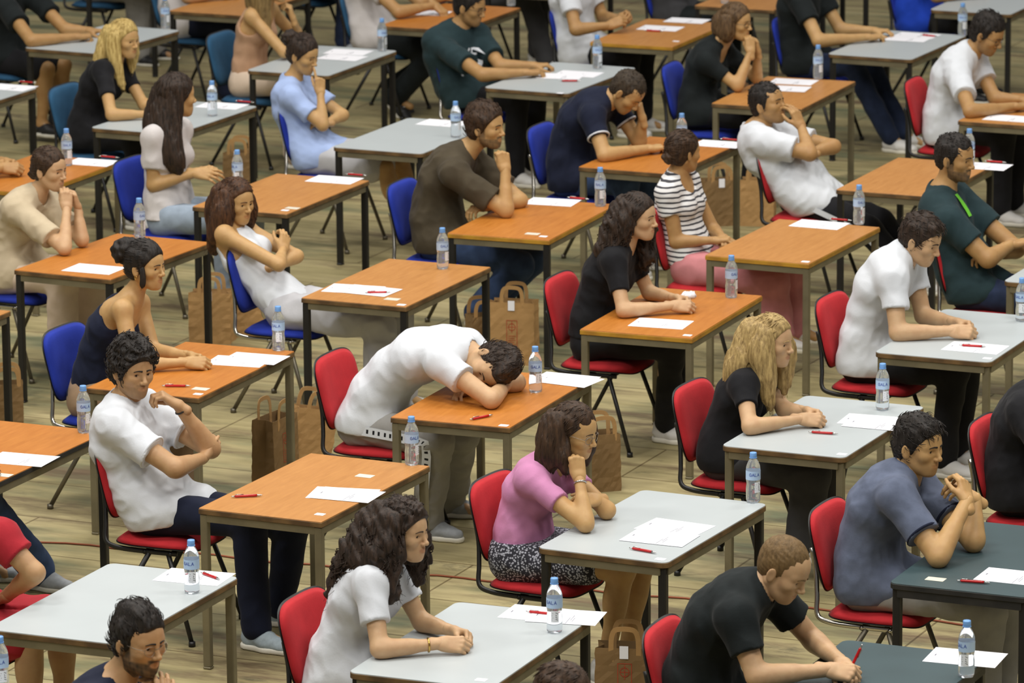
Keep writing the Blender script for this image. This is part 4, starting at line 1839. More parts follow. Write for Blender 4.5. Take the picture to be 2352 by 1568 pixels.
# ------------------------------------------------------------------ desks: where each stands (near corner at the seat edge, turn in degrees)
DESKS = dict(
    T1=(-2.166, 19.51, -23.2, 'grey', 'brown', 'olive'), T2=(-1.41, 21.43, -25.1, 'tan', 'brown', 'olive'), T3=(-2.94, 22.13, -24, 'orange', 'black', 'black'),
    T4=(-.664, 18.85, -22.7, 'grey', 'brown', 'black'), T5=(.098, 20.71, -26.2, 'grey', 'brown', 'black'), T6=(-.588, 23.12, -22.1, 'orange', 'brown', 'olive'),
    T7=(.35, 25.01, -22.1, 'orange', 'yellow', 'olive'), T8=(-1.125, 25.836, -24.0, 'tan', 'brown', 'black'), T9=(-2.104, 23.789, -22.9, 'orange', 'brown', 'olive'),
    T10=(-2.733, 26.621, -26.7, 'orange', 'brown', 'black'), T11=(-1.861, 28.37, -24.2, 'tan', 'brown', 'black'), T12=(-.363, 27.527, -21.4, 'orange', 'yellow', 'black'),
    T13=(1.072, 26.86, -25.0, 'tan', 'yellow', 'olive'), T14=(1.831, 24.427, -23.8, 'grey', 'brown', 'olive'), T15=(.973, 22.505, -24.6, 'grey', 'brown', 'olive'),
    T16=(1.575, 20.10, -24, 'petrol', 'black', 'black'), T17=(.885, 18.25, -24, 'petrol', 'black', 'black'), T18=(-.176, 32.341, -25.7, 'grey', 'brown', 'olive'),
    T19=(-1.108, 30.232, -24.6, 'grey', 'brown', 'black'), T20=(.411, 29.506, -24.7, 'orange', 'brown', 'olive'), T21=(-1.784, 33.098, -23.9, 'grey', 'brown', 'black'),
    T22=(-2.669, 30.975, -25.7, 'grey', 'brown', 'black'), T23=(-3.387, 34.115, -27.0, 'grey', 'brown', 'black'), T24=(-4.16, 31.74, -25, 'grey', 'brown', 'black'),
    T25=(-3.39, 29.06, -24, 'orange', 'yellow', 'olive'), T26=(-2.48, 35.71, -24, 'tan', 'brown', 'black'), T27=(-.93, 34.95, -24, 'orange', 'brown', 'black'),
    T28=(.56, 34.15, -23, 'tan', 'yellow', 'olive'), T29=(1.306, 31.667, -22.3, 'tan', 'brown', 'olive'), T30=(2.178, 33.57, -25.2, 'grey', 'brown', 'black'),
    T31=(2.84, 30.96, -24, 'tan', 'brown', 'olive'), T32=(1.92, 28.72, -24, 'tan', 'brown', 'black'), T33=(2.65, 26.11, -24, 'grey', 'brown', 'olive'),
    T34=(3.04, 35.47, -24, 'grey', 'brown', 'black'), T35=(-3.66, 24.82, -24, 'tan', 'brown', 'black'), T37=(-1.43, 17.14, -23, 'tan', 'brown', 'olive'),
    T38=(-2.90, 17.80, -24, 'grey', 'brown', 'olive'), T40=(2.33, 21.81, -24, 'petrol', 'black', 'black'), T41=(.13, 16.5, -24, 'petrol', 'black', 'black'),
    T46=(-1.72, 37.5, -24, 'tan', 'brown', 'black'), T49=(2.15, 37.4, -24, 'tan', 'brown', 'black'), T50=(-3.25, 37.45, -24, 'grey', 'brown', 'black'),
    T43=(1.35, 35.75, -24, 'tan', 'brown', 'black'), T45=(-.20, 36.65, -24, 'grey', 'brown', 'black'))
FR = {k: Frame(*v[:3]) for k, v in DESKS.items()}

# ------------------------------------------------------------------ who sits where
WHO = dict(
    T1='man in red T-shirt', T2='man in white polo shirt', T3='unseen sitter at left edge', T4='curly-haired woman in white tee', T5='woman in pink tee',
    T6='sleeping man', T7='curly-haired woman in black tee', T8='woman in white sleeveless top', T9='woman in black strappy top', T10='woman in beige blouse',
    T11='straight-haired woman in white tee', T12='man in olive-brown tee', T13='woman in striped tee', T14='upright young man in white tee', T15='blonde on red chair',
    T16='man in grey-blue tee', T17='fair buzz-cut man', T18='man in dark green printed tee', T19='woman in light blue tee', T20='man in navy polo',
    T21='long-haired blonde in beige', T22='blonde in black on teal chair', T23='man in black at top left corner', T25='person with clasped hands at left edge',
    T26='person in dark trousers, top left', T27='person in long white shirt', T28='person in white near top edge', T29='bob-haired woman in black',
    T30='person in black at top right', T31='man in white with glasses', T32='reclining man in white tee', T33='man with lime green strap', T34='person in royal blue', T24='unseen sitter at upper left edge')

# ------------------------------------------------------------------ the sitters
CL_R, CL_L = dict(hnR=(.1, -.8, .6), handR='half'), dict(hnL=(.1, .8, .6), handL='half')
CLASP = dict(hnR=(.1, -.75, .65), handR='half', hnL=(.1, .75, .65), handL='half', hdR=(.9, .35, -.05), hdL=(.9, -.35, -.05))
PRAY = dict(hdR=(-.15, .25, 1), hdL=(-.15, -.25, 1), hnR=(.6, -.8, .1), hnL=(.6, .8, .1), handR='half', handL='half')
PEOPLE = [
    dict(id='T6', v0=.60, label='man in white T-shirt asleep on his folded arms on the orange desk', hip=(845, 962, 0), hipz=.57, neck=(1060, 803, 0), slump=.11,
         head=(1126, 838, -.04), hfwd=(-.20, -.74, -.64), hup=(.95, -.22, -.08), elR=('T', 1128, 918, .045), wrR=('L', .34, .68, .80), elL=('T', 1187, 878, .045), wrL=('L', .20, .55, .790),
         hdL=(-.45, -.85, -.15), hnL=(-.5, .1, .85), handL='hang', hdR=(.0, 1, -.1), handR='loose', topm=WHITE, loose=.016, sleeve=.45, flare=.024, wrinkle=.0032, hem=-.03,
         botm=GREY, bloose=.022, bwrinkle=.006, anR=('F', 985, 1235), anL=('F', 1030, 1185), knR=(1000, 1008, -.12), knL=(1060, 1000, .14), hair='quiff', hthick=(.014, .006, .030), hairm=HAIR['dark'], tone=T_FAIR, beard=.12,
         shoem=SHOE['grey'], side_stripe=True, shR=(1012, 834, -.19)),
    dict(id='T5', v0=.54, fem=True, label='woman in pink T-shirt and floral skirt leaning her cheek on her fist', hip=(1205, 1258, 0), neck=(1262, 1062, 0), slump=.05, head=(1322, 990, -.01), face=(-4, 14, -4),
         elR=('T', 1345, 1203, .04), wrR=(1330, 1094, -.12), hdR=(-.22, .15, 1), hnR=(.55, -.85, .2), handR='fist', elL=('T', 1394, 1172, .04), wrL=('L', .045, .53, .845), hdL=(-.35, -1, .15), hnL=(.6, .2, .5), handL='loose',
         topm=PINK, loose=.009, sleeve=.52, hem=.0, bottom='skirt', botm=FLORAL, bloose=.012, drape=False, knR=(1432, 1308, -.11), anR=(1388, 1535, -.09), hair='long', hairm=HAIR['brown'], hthick=(.010, .008, .012),
         locks=[dict(p=[(-.05, -.062, .06), (-.075, -.082, -.03), (-.09, -.085, -.11), (-.12, -.075, -.19)], r=[.040, .042, .038, .016], n=30), dict(p=[(-.085, .01, .04), (-.11, .0, -.06), (-.13, -.01, -.16)], r=[.055, .055, .022], n=20),
                dict(p=[(-.03, -.072, -.03), (-.025, -.088, -.10), (-.005, -.085, -.17)], r=[.022, .026, .010], n=18), dict(p=[(.0, .07, .03), (.0, .085, -.08), (-.01, .08, -.18)], r=[.035, .035, .012], n=10)],
         glasses=M_GWIRE, earring=True, bracelet=(-1, .86, M_PENS), tone=T_WARM, shoem=SHOE['white'], hline=(.080, .070, .70, -.68)),
    dict(id='T2', v0=.55, label='man in white polo shirt resting his chin on his hand', hip=(372, 1178, 0), neck=(281, 932, 0), slump=.05, head=(306, 850, -.01), face=(-30, 6, 2), build=1.06,
         shR=(266, 982, -.19), elR=(402, 1075, -.20), wrR=(466, 1052, .10), hdR=(.1, 1, .1), hnR=(.6, 0, -.7), handR='loose', elL=(484, 1030, .17), wrL=(410, 930, .05), hdL=(-.80, -.40, .60), hnL=(.5, .3, .8), handL='half',
         top='polo', topm=WHITE, topname='polo_shirt', loose=.020, sleeve=.62, flare=.028, belly=(.06, .12), wrinkle=.0065, hem=-.06, botm=NAVY, bloose=.016, knR=(572, 1192, -.12), knL=(670, 1200, .17), anR=('L', .075, .385, .085), anL=('L', -.01, .78, .085),
         hair='curly', hairm=HAIR['black'], hline=(.080, .056, .82, -.57), tone=T_MED, beard=.35, arm=1.05, bracelet=(1, .9, M_GFRAME), shoem=SHOE['blue'], gaze=-.25),
    dict(id='T9', v0=.62, fem=True, label='woman in black strappy top with a messy bun and gold earrings', hip=(215, 870, 0), neck=(297, 690, 0), slump=.04, head=(336, 612, 0), face=(-8, 2, 0), shR=(281, 712, -.155),
         elR=('T', 305, 838, .04), wrR=('T', 432, 832, .04), elL=('T', 352, 805, .04), wrL=('T', 440, 818, .045), top='tank', topm=NAVY, topname='camisole', hem=-.02, botm=KHAKI, hair='updo', hairm=HAIR['black'], hthick=(.018, .014, .022), bun=((-.128, .0, .066), .078),
         earring=True, tone=T_WARM, locks=[dict(p=[(.01, -.075, .02), (.02, -.082, -.04), (.015, -.08, -.09)], r=[.004, .003, .002], n=4)], **CLASP),
    dict(id='T8', v0=.55, fem=True, label='woman in white sleeveless top leaning back with crossed arms', hip=(668, 712, 0), neck=(524, 522, 0), slump=.03, head=(545, 464, 0), face=(-22, 6, 0), shR=(516, 540, -.15),
         elR=(640, 608, -.17), wrR=(650, 572, .05), hdR=(-.1, .6, .75), hnR=(.8, -.3, .5), handR='loose', elL=(682, 588, .15), wrL=(612, 618, -.06), hdL=(-.6, -.7, -.3), hnL=(.5, -.2, .7), handL='loose', top='halter', topm=WHITE, topname='sleeveless_top', hem=-.05,
         botm=LGREY, bloose=.035, bwrinkle=.007, knR=(868, 742, -.11), anR=(880, 925, -.10), hair='long', hairm=HAIR['auburn'], hline=(.074, .070, .78, -.62),
         locks=[dict(p=[(-.03, -.068, .05), (-.045, -.095, -.06), (-.075, -.100, -.17), (-.105, -.085, -.27)], r=[.040, .046, .040, .018], n=40), dict(p=[(-.075, .0, .05), (-.11, .0, -.08), (-.135, .0, -.24)], r=[.055, .06, .03], n=24),
                dict(p=[(.02, .068, .03), (.03, .082, -.07), (.02, .085, -.17)], r=[.028, .030, .010], n=16)], curlw=.010, tone=T_WARM, seatdrop=.0, shoem=SHOE['white']),
    dict(id='T10', v0=.68, fem=True, label='woman in beige blouse holding her hands clasped before her mouth', hip=(28, 650, 0), neck=(78, 452, 0), slump=.06, head=(115, 390, 0), face=(-6, 6, 0), elR=('T', 148, 571, .04), wrR=(153, 476, -.06), elL=('T', 188, 552, .04), wrL=(178, 474, .03),
         top='tee', collar=True, topm=BEIGE, topname='blouse', loose=.022, sleeve=.75, flare=.030, wrinkle=.006, botm=CREAM, bloose=.03, hair='updo', hairm=HAIR['brown'], bun=((-.105, 0, -.035), .042), hthick=(.012, .010, .014), tone=T_FAIR, shoem=SHOE['white'], **PRAY),
    dict(id='T11', v0=.55, fem=True, label='woman in white tee with very long straight dark hair gesturing with both hands', hip=(392, 490, 0), neck=(384, 290, 0), slump=.02, head=(408, 222, 0), face=(52, 2, 0), scale=1.08, hsize=1.08, shR=(352, 315, -.16), elR=(352, 425, -.17), wrR=(450, 397, -.08),
         hdR=(.95, .1, -.05), hnR=(.1, -.75, .6), handR='relaxed', spreadR=14, elL=(395, 410, .18), wrL=(462, 395, .06), hdL=(.9, -.2, .2), hnL=(.1, .75, .6), handL='relaxed', spreadL=14, topm=WHITE2, sleeve=.62, flare=.016, hem=.0, drape=False, botm=JEANSL, bloose=.02, hair='long', hairm=HAIR['dark'],
         flow=(-.1, 0, -1), locks=[dict(p=[(-.03, -.055, .08), (-.05, -.075, -.04), (-.05, -.10, -.16), (-.03, -.125, -.27), (.02, -.135, -.36), (.065, -.125, -.44)], r=[.042, .050, .056, .050, .034, .008], lat=(1, 0, 0), sc=2.0, n=70),
                dict(p=[(-.06, .03, .06), (-.095, .02, -.08), (-.10, .0, -.22), (-.10, -.02, -.30)], r=[.05, .055, .05, .02], n=30)], tone=T_WARM),
    dict(id='T22', v0=.62, fem=True, lod=1.2, label='blonde woman in black T-shirt on a teal chair looking to her desk', hip=(205, 280, 0), neck=(256, 142, 0), slump=.04, head=(287, 92, 0), face=(-14, 4, 0), shR=(236, 163, -.15), elR=('T', 256, 264, .04), wrR=('T', 348, 262, .035), elL=('T', 330, 240, .04), wrL=('T', 385, 246, .035),
         topm=BLACK, sleeve=.58, botm=BLACK, hair='long', hairm=HAIR['blonde'], locks=[dict(p=[(-.03, -.066, .06), (-.035, -.090, -.05), (-.005, -.10, -.16), (.035, -.10, -.30)], r=[.034, .034, .024, .008], n=24), dict(p=[(-.08, -.02, .05), (-.115, -.05, -.08), (-.16, -.09, -.22), (-.21, -.10, -.36)], r=[.055, .05, .032, .008], n=24),
         dict(p=[(.01, .068, .04), (.0, .085, -.1), (.0, .08, -.22)], r=[.03, .03, .01], n=8)], tone=T_WARM),
    dict(id='T19', v0=.60, fem=True, lod=1.1, label='woman in light blue T-shirt with dark bun holding a finger to her nose', hip=(728, 350, 0), neck=(667, 190, 0), slump=.04, head=(697, 127, 0), face=(-8, 16, 0), shR=(670, 225, -.155), elR=(741, 288, -.15), wrR=(736, 212, -.07), hdR=(-.1, .15, 1), hnR=(.7, -.6, .2), handR='point', tcR=10,
         elL=(788, 264, .17), wrL=(748, 284, -.02), hdL=(-.8, -.5, 0), handL='loose', topm=LBLUE, loose=.016, sleeve=.62, flare=.022, wrinkle=.006, hem=-.06, bottom='shorts', botm=LGREY, bloose=.03, knR=(885, 385, -.11), anR=(925, 510, -.10), hair='updo', hairm=HAIR['dark'], bun=((-.130, 0, .072), .058), hthick=(.014, .012, .022), tone=T_WARM),
    dict(id='T21', v0=.60, fem=True, lod=1.3, label='woman with long ash blonde hair in beige top seen from behind her shoulder', hip=(572, 180, 0), neck=(603, 15, 0), slump=.03, head=(630, -35, 0), face=(10, 5, 0), elR=(652, 120, -.16), wrR=('T', 705, 112, .03), elL=('T', 690, 95, .04), wrL=(673, 42, .08), hdL=(-.2, -.1, 1), handL='half',
         top='tank', topm=PEACH, topname='camisole', botm=CREAM, bloose=.025, hair='long', hairm=HAIR['ash'], locks=[dict(p=[(-.05, -.06, .06), (-.06, -.09, -.06), (-.04, -.11, -.20), (.01, -.12, -.38)], r=[.045, .05, .036, .012], n=26), dict(p=[(-.08, .0, .05), (-.12, -.03, -.1), (-.13, -.05, -.28)], r=[.06, .06, .02], n=16)], tone=T_WARM),
    dict(id='T23', v0=.55, lod=1.3, label='man in black T-shirt and shorts writing at the top left corner', hip=(5, 160, 0), neck=(25, -40, 0), slump=.05, head=(58, -105, 0), face=(-5, 25, 0), elR=('T', 72, 94, .04), wrR=('T', 178, 84, .04), elL=('T', 150, 68, .04), wrL=('T', 205, 70, .04), handR='pen', topm=BLACKG, loose=.02, sleeve=.66, flare=.03, bottom='shorts', botm=BLACK,
         knR=(108, 160, -.1), anR=(95, 285, -.1), hair='short', tone=T_TAN, shoem=SHOE['black']),
    dict(id='T25', v0=.62, lod=1.2, label='person at the left edge with clasped hands over the orange desk', hip=(-130, 500, 0), neck=(-92, 300, 0), slump=.05, head=(-60, 235, 0), face=(0, 5, 0), elR=('T', -75, 410, .04), wrR=('T', 5, 385, .06), elL=('T', -40, 392, .04), wrL=('T', 15, 372, .06), topm=WHITE, botm=DGREY, hair='short', tone=T_TAN, **CLASP),
    dict(id='T18', v0=.62, lod=1.15, label='man with glasses in dark green T-shirt printed with white letters', hip=(1078, 262, 0), neck=(1050, 70, 0), slump=.06, head=(1080, 16, 0), face=(-2, 14, 0), twist=-30, elR=('T', 1108, 172, .04), wrR=('T', 1208, 166, .04), elL=('T', 1150, 152, .04), wrL=('T', 1225, 150, .04), topm=DGREEN, loose=.020, sleeve=.70, flare=.03, build=1.16, belly=(.07, .13),
         botm=BLACK, hair='short', hairm=HAIR['black'], glasses=M_GFRAME, beard=.3, tone=T_TAN, handR='loose', handL='loose', shirt_text=True),
    dict(id='T27', v0=.62, lod=1.3, label='person in long white shirt and black trousers reaching over the desk', hip=(858, 88, 0), neck=(845, -85, 0), slump=.05, head=(880, -140, 0), face=(0, 25, 0), elR=('T', 915, 28, .05), wrR=('T', 1000, 12, .07), hdR=(.8, -.2, -.5), handR='loose', elL=('T', 965, 5, .04), wrL=('T', 1020, -5, .04), topm=WHITE2, loose=.022, sleeve=.64, hem=-.10,
         botm=BLACKG, bloose=.02, knR=(1000, 118, -.1), anR=(905, 228, -.1), anL=(898, 205, .05), hair='short', tone=T_TAN, shoem=SHOE['black'], toedown=.9),
    dict(id='T28', v0=.60, lod=1.3, label='person in white T-shirt with hands clasped, near the top edge', hip=(1335, 118, 0), neck=(1322, -62, 0), slump=.05, head=(1350, -125, 0), face=(0, 10, 0), elR=('T', 1322, 68, .04), wrR=('T', 1400, 58, .06), elL=('T', 1385, 40, .04), wrL=('T', 1425, 42, .08), hdR=(.8, .3, .35), hdL=(.8, -.3, .35), handR='half', handL='half', hnR=(0, -.8, .5), hnL=(0, .8, .5),
         topm=WHITE, loose=.022, sleeve=.66, flare=.026, hem=-.10, botm=BLACK, hair='short', tone=T_TAN),
    dict(id='T12', v0=.68, label='bearded man in olive-brown T-shirt with his fist to his mouth', hip=(1012, 560, 0), neck=(1062, 352, 0), slump=.08, head=(1117, 292, 0), face=(-6, 2, 0), shR=(1040, 400, -.2), elR=('T', 1162, 484, .04), wrR=(1160, 388, -.10), hdR=(-.2, .1, 1), hnR=(.6, -.75, .2), handR='fist', elL=('T', 1195, 460, .04), wrL=('T', 1120, 474, .04), hdL=(-.5, -.8, 0), handL='loose',
         topm=OLIVE, loose=.018, sleeve=.72, flare=.032, wrinkle=.006, belly=(.05, .11), botm=JEANS, bloose=.02, bwrinkle=.006, knR=(1192, 606, -.12), knL=(1225, 600, .1), anR=(1100, 708, -.14), anL=(1092, 725, .0), hair='quiff', hairm=HAIR['brown'], hthick=(.022, .014, .030), beard=.75, tone=T_WARM, shoem=SHOE['black'], toedown=.5),
    dict(id='T20', v0=.52, lod=1.05, label='man in navy polo bowing his head onto his hand', hip=(1315, 428, 0), neck=(1390, 228, 0), slump=.10, head=(1440, 212, 0), face=(0, 46, 0), shR=(1360, 268, -.19), elR=('T', 1388, 356, .04), wrR=('T', 1490, 341, .04), elL=('T', 1468, 327, .04), wrL=(1476, 272, .10), hdL=(-.2, -.1, 1), hnL=(.8, .2, .3), handL='loose', handR='loose',
         top='polo', topm=NAVY, topname='polo_shirt', trim=WHITE, collarm=NAVY, loose=.015, sleeve=.55, botm=JEANS, hair='crop', hthick=(.010, .004, .010), hairm=HAIR['buzzdark'], tone=T_WARM, beard=.25),
    dict(id='T29', v0=.60, fem=True, lod=1.2, label='bob-haired woman with glasses in black resting her chin on clasped hands', hip=(1608, 285, 0), neck=(1650, 100, 0), slump=.06, head=(1692, 52, 0), face=(-6, 4, 0), shR=(1622, 140, -.16), elR=('T', 1694, 198, .04), wrR=(1724, 118, -.05), elL=('T', 1738, 180, .04), wrL=(1740, 118, .04), topm=BLACKG, sleeve=.60, botm=BLACK,
         hair='long', hairm=HAIR['mid'], locks=[dict(p=[(-.04, -.068, .04), (-.045, -.08, -.05), (-.045, -.07, -.11)], r=[.036, .036, .014], n=16), dict(p=[(-.08, .0, .03), (-.10, .0, -.05), (-.10, .0, -.11)], r=[.055, .05, .02], n=14)], glasses=M_GFRAME, tone=T_WARM, neckline='scoop', **PRAY),
    dict(id='T32', v0=.60, label='man in white T-shirt reclining with his hand over his mouth', hip=(1868, 480, 0), neck=(1732, 300, 0), slump=.03, head=(1765, 240, 0), face=(-10, -12, 0), shR=(1752, 325, -.19), elR=(1860, 354, -.17), wrR=(1840, 290, -.05), hdR=(-.45, .1, .9), hnR=(.8, -.4, .3), handR='relaxed', elL=(1915, 336, .17), wrL=(1860, 352, -.02), hdL=(-.8, -.5, .1), handL='loose',
         topm=WHITE, loose=.022, sleeve=.66, flare=.028, belly=(.07, .12), wrinkle=.006, hem=-.08, botm=BLACK, bloose=.02, knR=(1995, 528, -.12), anR=(2092, 640, -.1), hair='crop', hairm=HAIR['black'], tone=T_TAN, beard=.3, side_stripe='white', shirt_print=True),
    dict(id='T30', v0=.60, lod=1.3, label='person in black T-shirt on blue chair at the grey desk, top right', hip=(1845, 165, 0), neck=(1850, -45, 0), slump=.05, head=(1880, -105, 0), face=(0, 15, 0), elR=('T', 1880, 94, .04), wrR=('T', 1992, 85, .04), elL=('T', 1930, 68, .04), wrL=('T', 2008, 70, .04), topm=BLACKG, loose=.02, sleeve=.62, flare=.026, botm=JEANSD, anR=('F', 2050, 350), hair='short', tone=T_WARM, handR='loose', handL='loose'),
    dict(id='T31', v0=.62, lod=1.1, label='man in white T-shirt with glasses bending over the desk at the right edge', hip=(2175, 325, 0), neck=(2222, 122, 0), slump=.05, head=(2268, 80, 0), face=(-4, 26, 0), shR=(2200, 172, -.19), elR=('T', 2228, 256, .04), wrR=('T', 2330, 244, .04), elL=('T', 2285, 226, .04), wrL=('T', 2345, 228, .04), topm=WHITE, loose=.018, sleeve=.58, flare=.026, hem=-.07, botm=BLACK,
         hair='quiff', hairm=HAIR['black'], hthick=(.016, .006, .030), glasses=M_GFRAME, beard=.35, tone=T_TAN, handR='loose', handL='loose'),
    dict(id='T33', v0=.60, label='dark-haired man with lime green strap on his dark tee, arms crossed', hip=(2235, 690, 0), neck=(2160, 442, 0), slump=.03, head=(2195, 364, 0), face=(-8, 6, 0), shR=(2180, 508, -.19), elR=(2268, 595, -.19), wrR=(2322, 562, .03), hdR=(.6, .7, .1), handR='loose', elL=(2335, 572, .17), wrL=(2280, 585, -.05), hdL=(-.7, -.6, 0), handL='loose', topm=DGREEN, loose=.018, sleeve=.58, flare=.022, belly=(.06, .115),
         hem=-.06, botm=JEANSD, knR=(2395, 700, -.1), hair='crop', hairm=HAIR['black'], beard=.8, tone=T_TAN, arm=1.12, lanyard=True),
    dict(id='T13', v0=.60, fem=True, label='woman in striped T-shirt and pink trousers, face turned away', hip=(1595, 622, 0), neck=(1553, 408, 0), slump=.03, head=(1570, 350, 0), face=(58, 4, 0), shR=(1532, 445, -.155), elR=(1552, 555, -.165), wrR=(1640, 552, -.06), handR='loose', hdR=(.9, .3, .1), elL=(1640, 530, .17), wrL=(1660, 545, .02), handL='half', topm=STRIPE, loose=.010, sleeve=.42, hem=.01, drape=False,
         botm=PINKT, bloose=.03, bwrinkle=.006, knR=(1775, 648, -.11), anR=(1790, 770, -.1), hair='updo', hairm=HAIR['brown'], bun=((-.108, 0, -.03), .036), tone=T_TAN, neckline='scoop'),
    dict(id='T7', v0=.60, fem=True, label='woman in black T-shirt with long dark curls on a red chair', hip=(1365, 775, 0), neck=(1428, 565, 0), slump=.04, head=(1466, 500, 0), face=(-4, 2, 0), shR=(1410, 600, -.155), elR=('T', 1432, 713, .04), wrR=('T', 1548, 702, .045), elL=('T', 1490, 672, .04), wrL=('T', 1556, 686, .05), topm=BLACK, sleeve=.62, hem=.03, drape=False, botm=BLACK, bloose=.012,
         knR=(1545, 795, -.11), knL=(1560, 790, .08), anR=('F', 1528, 1015), anL=('F', 1550, 1000), hair='long', hairm=HAIR['dark'], locks=[dict(p=[(-.05, -.05, .06), (-.09, -.075, -.05), (-.125, -.09, -.17), (-.155, -.09, -.30)], r=[.055, .058, .05, .02], n=60), dict(p=[(-.08, .03, .05), (-.12, .03, -.08), (-.15, .02, -.24)], r=[.055, .06, .03], n=30),
                dict(p=[(.0, .072, .02), (.005, .088, -.10), (.015, .085, -.22), (.0, .09, -.30)], r=[.03, .036, .03, .01], n=36)], curlw=.014, lockwave=(.007, 70, (1, 1, .8)), tone=T_FAIR, shoem=SHOE['white'], **CLASP),
    dict(id='T14', v0=.58, label='young man in white T-shirt sitting upright at the grey desk', hip=(1990, 860, 0), neck=(2072, 585, 0), slump=.05, head=(2116, 552, 0), face=(-6, 20, 0), shR=(2050, 640, -.185), elR=('T', 2062, 764, .04), wrR=('T', 2188, 760, .045), elL=('T', 2120, 725, .04), wrL=('T', 2200, 742, .05), topm=WHITE, loose=.016, sleeve=.56, flare=.020, hem=-.05, botm=BLACK, knR=(2190, 850, -.1), anR=('F', 2165, 1095),
         hair='short', hairm=HAIR['dark'], fringe=True, tone=T_FAIR, **CLASP),
    dict(id='T15', v0=.56, fem=True, label='woman with long blonde hair in black T-shirt on a red chair', hip=(1672, 1062, 0), neck=(1738, 855, 0), slump=.04, head=(1775, 785, 0), face=(-6, 4, 0), shR=(1708, 885, -.155), elR=('T', 1722, 980, .04), wrR=('T', 1842, 962, .045), elL=('T', 1800, 940, .04), wrL=('T', 1855, 945, .05), topm=BLACK, sleeve=.50, botm=DGREY, bloose=.03, knR=(1862, 1088, -.11), anR=(1845, 1245, -.1),
         hair='long', hairm=HAIR['darkblonde'], hline=(.072, .066, .82, -.57), locks=[dict(p=[(-.02, -.066, .06), (-.02, -.088, -.05), (.0, -.085, -.16), (.02, -.08, -.31)], r=[.040, .044, .036, .012], n=44), dict(p=[(-.075, -.02, .06), (-.11, -.055, -.06), (-.15, -.09, -.14), (-.18, -.10, -.24)], r=[.06, .06, .045, .014], n=44),
                dict(p=[(.02, .068, .03), (.03, .08, -.10), (.03, .07, -.26)], r=[.032, .036, .012], n=18)], tone=T_FAIR, **CLASP),
    dict(id='T16', v0=.62, label='man in grey-blue T-shirt with navy cuffs, hands folded in front of his chest', hip=(2000, 1385, 0), neck=(2075, 1092, 0), slump=.06, head=(2112, 1025, 0), face=(-16, 6, 0), build=1.04, shR=(2062, 1142, -.2), elR=('T', 2155, 1278, .045), wrR=(2222, 1150, -.08), elL=('T', 2236, 1243, .045), wrL=(2240, 1145, .07), hdR=(-.35, .5, .7), hdL=(-.5, -.5, .5), hnR=(.8, -.2, .5), hnL=(.8, .2, .5), handR='loose', handL='loose',
         top='tee', trim=NAVY, topm=GREYB, loose=.016, sleeve=.64, flare=.022, hem=-.06, botm=GREY, knR=(2270, 1395, -.11), anR=(2260, 1620, -.1), hair='short', fringe=True, hairm=HAIR['black'], tone=T_WARM, beard=.15, arm=1.08),
    dict(id='T17', v0=.60, label='fair buzz-cut man in black T-shirt writing with a red pen', hip=(1605, 1655, 0), neck=(1738, 1352, 0), slump=.08, head=(1800, 1308, 0), face=(-4, 30, 0), shR=(1690, 1420, -.195), elR=('T', 1738, 1552, .045), wrR=('T', 1905, 1538, .05), elL=('T', 1868, 1470, .045), wrL=('T', 1935, 1522, .05), topm=BLACKG, loose=.018, sleeve=.60, flare=.024, botm=BLACK, hair='buzz', hairm=HAIR['buzzfair'], tone=T_FAIR, handR='pen', hdR=(.9, .2, -.1), hnR=(.1, -.55, .8), handL='loose', hdL=(.6, -.7, -.1)),
    dict(id='T4', v0=.50, fem=True, label='woman with long dark curly hair in white T-shirt, hands joined on the grey desk', hip=(780, 1575, 0), neck=(875, 1300, 0), slump=.04, head=(930, 1222, 0), face=(-8, 3, 0), shR=(852, 1340, -.16), elR=('T', 872, 1490, .04), wrR=('T', 1015, 1478, .045), elL=('T', 968, 1428, .04), wrL=('T', 1045, 1450, .045), topm=WHITE, loose=.014, sleeve=.60, flare=.018, botm=BLACK, wrinkle=.005,
         hair='volume', hairm=HAIR['dark'], hline=(.082, .072, .80, -.60), hnoise=(.007, 120), haniso=(1, 1, .6), locks=[dict(p=[(-.02, -.075, .07), (-.05, -.10, -.03), (-.045, -.115, -.13), (-.02, -.115, -.25)], r=[.045, .055, .05, .018], n=70), dict(p=[(-.075, -.01, .07), (-.135, -.03, -.05), (-.20, -.05, -.18), (-.27, -.07, -.32)], r=[.065, .075, .07, .025], n=110),
                dict(p=[(.0, .075, .05), (.0, .10, -.08), (.01, .09, -.22)], r=[.035, .045, .016], n=36), dict(p=[(-.1, -.07, .0), (-.14, -.085, -.13), (-.16, -.085, -.27)], r=[.05, .055, .02], n=50)], curlw=.016, lockwave=(.008, 60, (1, 1, .9)), bracelet=(-1, .78, M_GOLD), tone=T_FAIR, **CLASP),
    dict(id='T37', v0=.55, label='bearded man with glasses and dark hair at the bottom left', hip=(190, 1830, 0), neck=(262, 1570, 0), slump=.05, head=(320, 1472, 0), face=(-20, 8, 0), elR=('T', 330, 1720, .04), wrR=(385, 1640, -.05), elL=('T', 440, 1660, .04), wrL=(395, 1625, .06), hdL=(-.3, -.3, .9), hdR=(-.2, .3, 1), topm=NAVY, botm=JEANSD, hair='quiff', hthick=(.014, .006, .030), hairm=HAIR['black'], glasses=M_GWIRE, beard=.95, tone=T_MED),
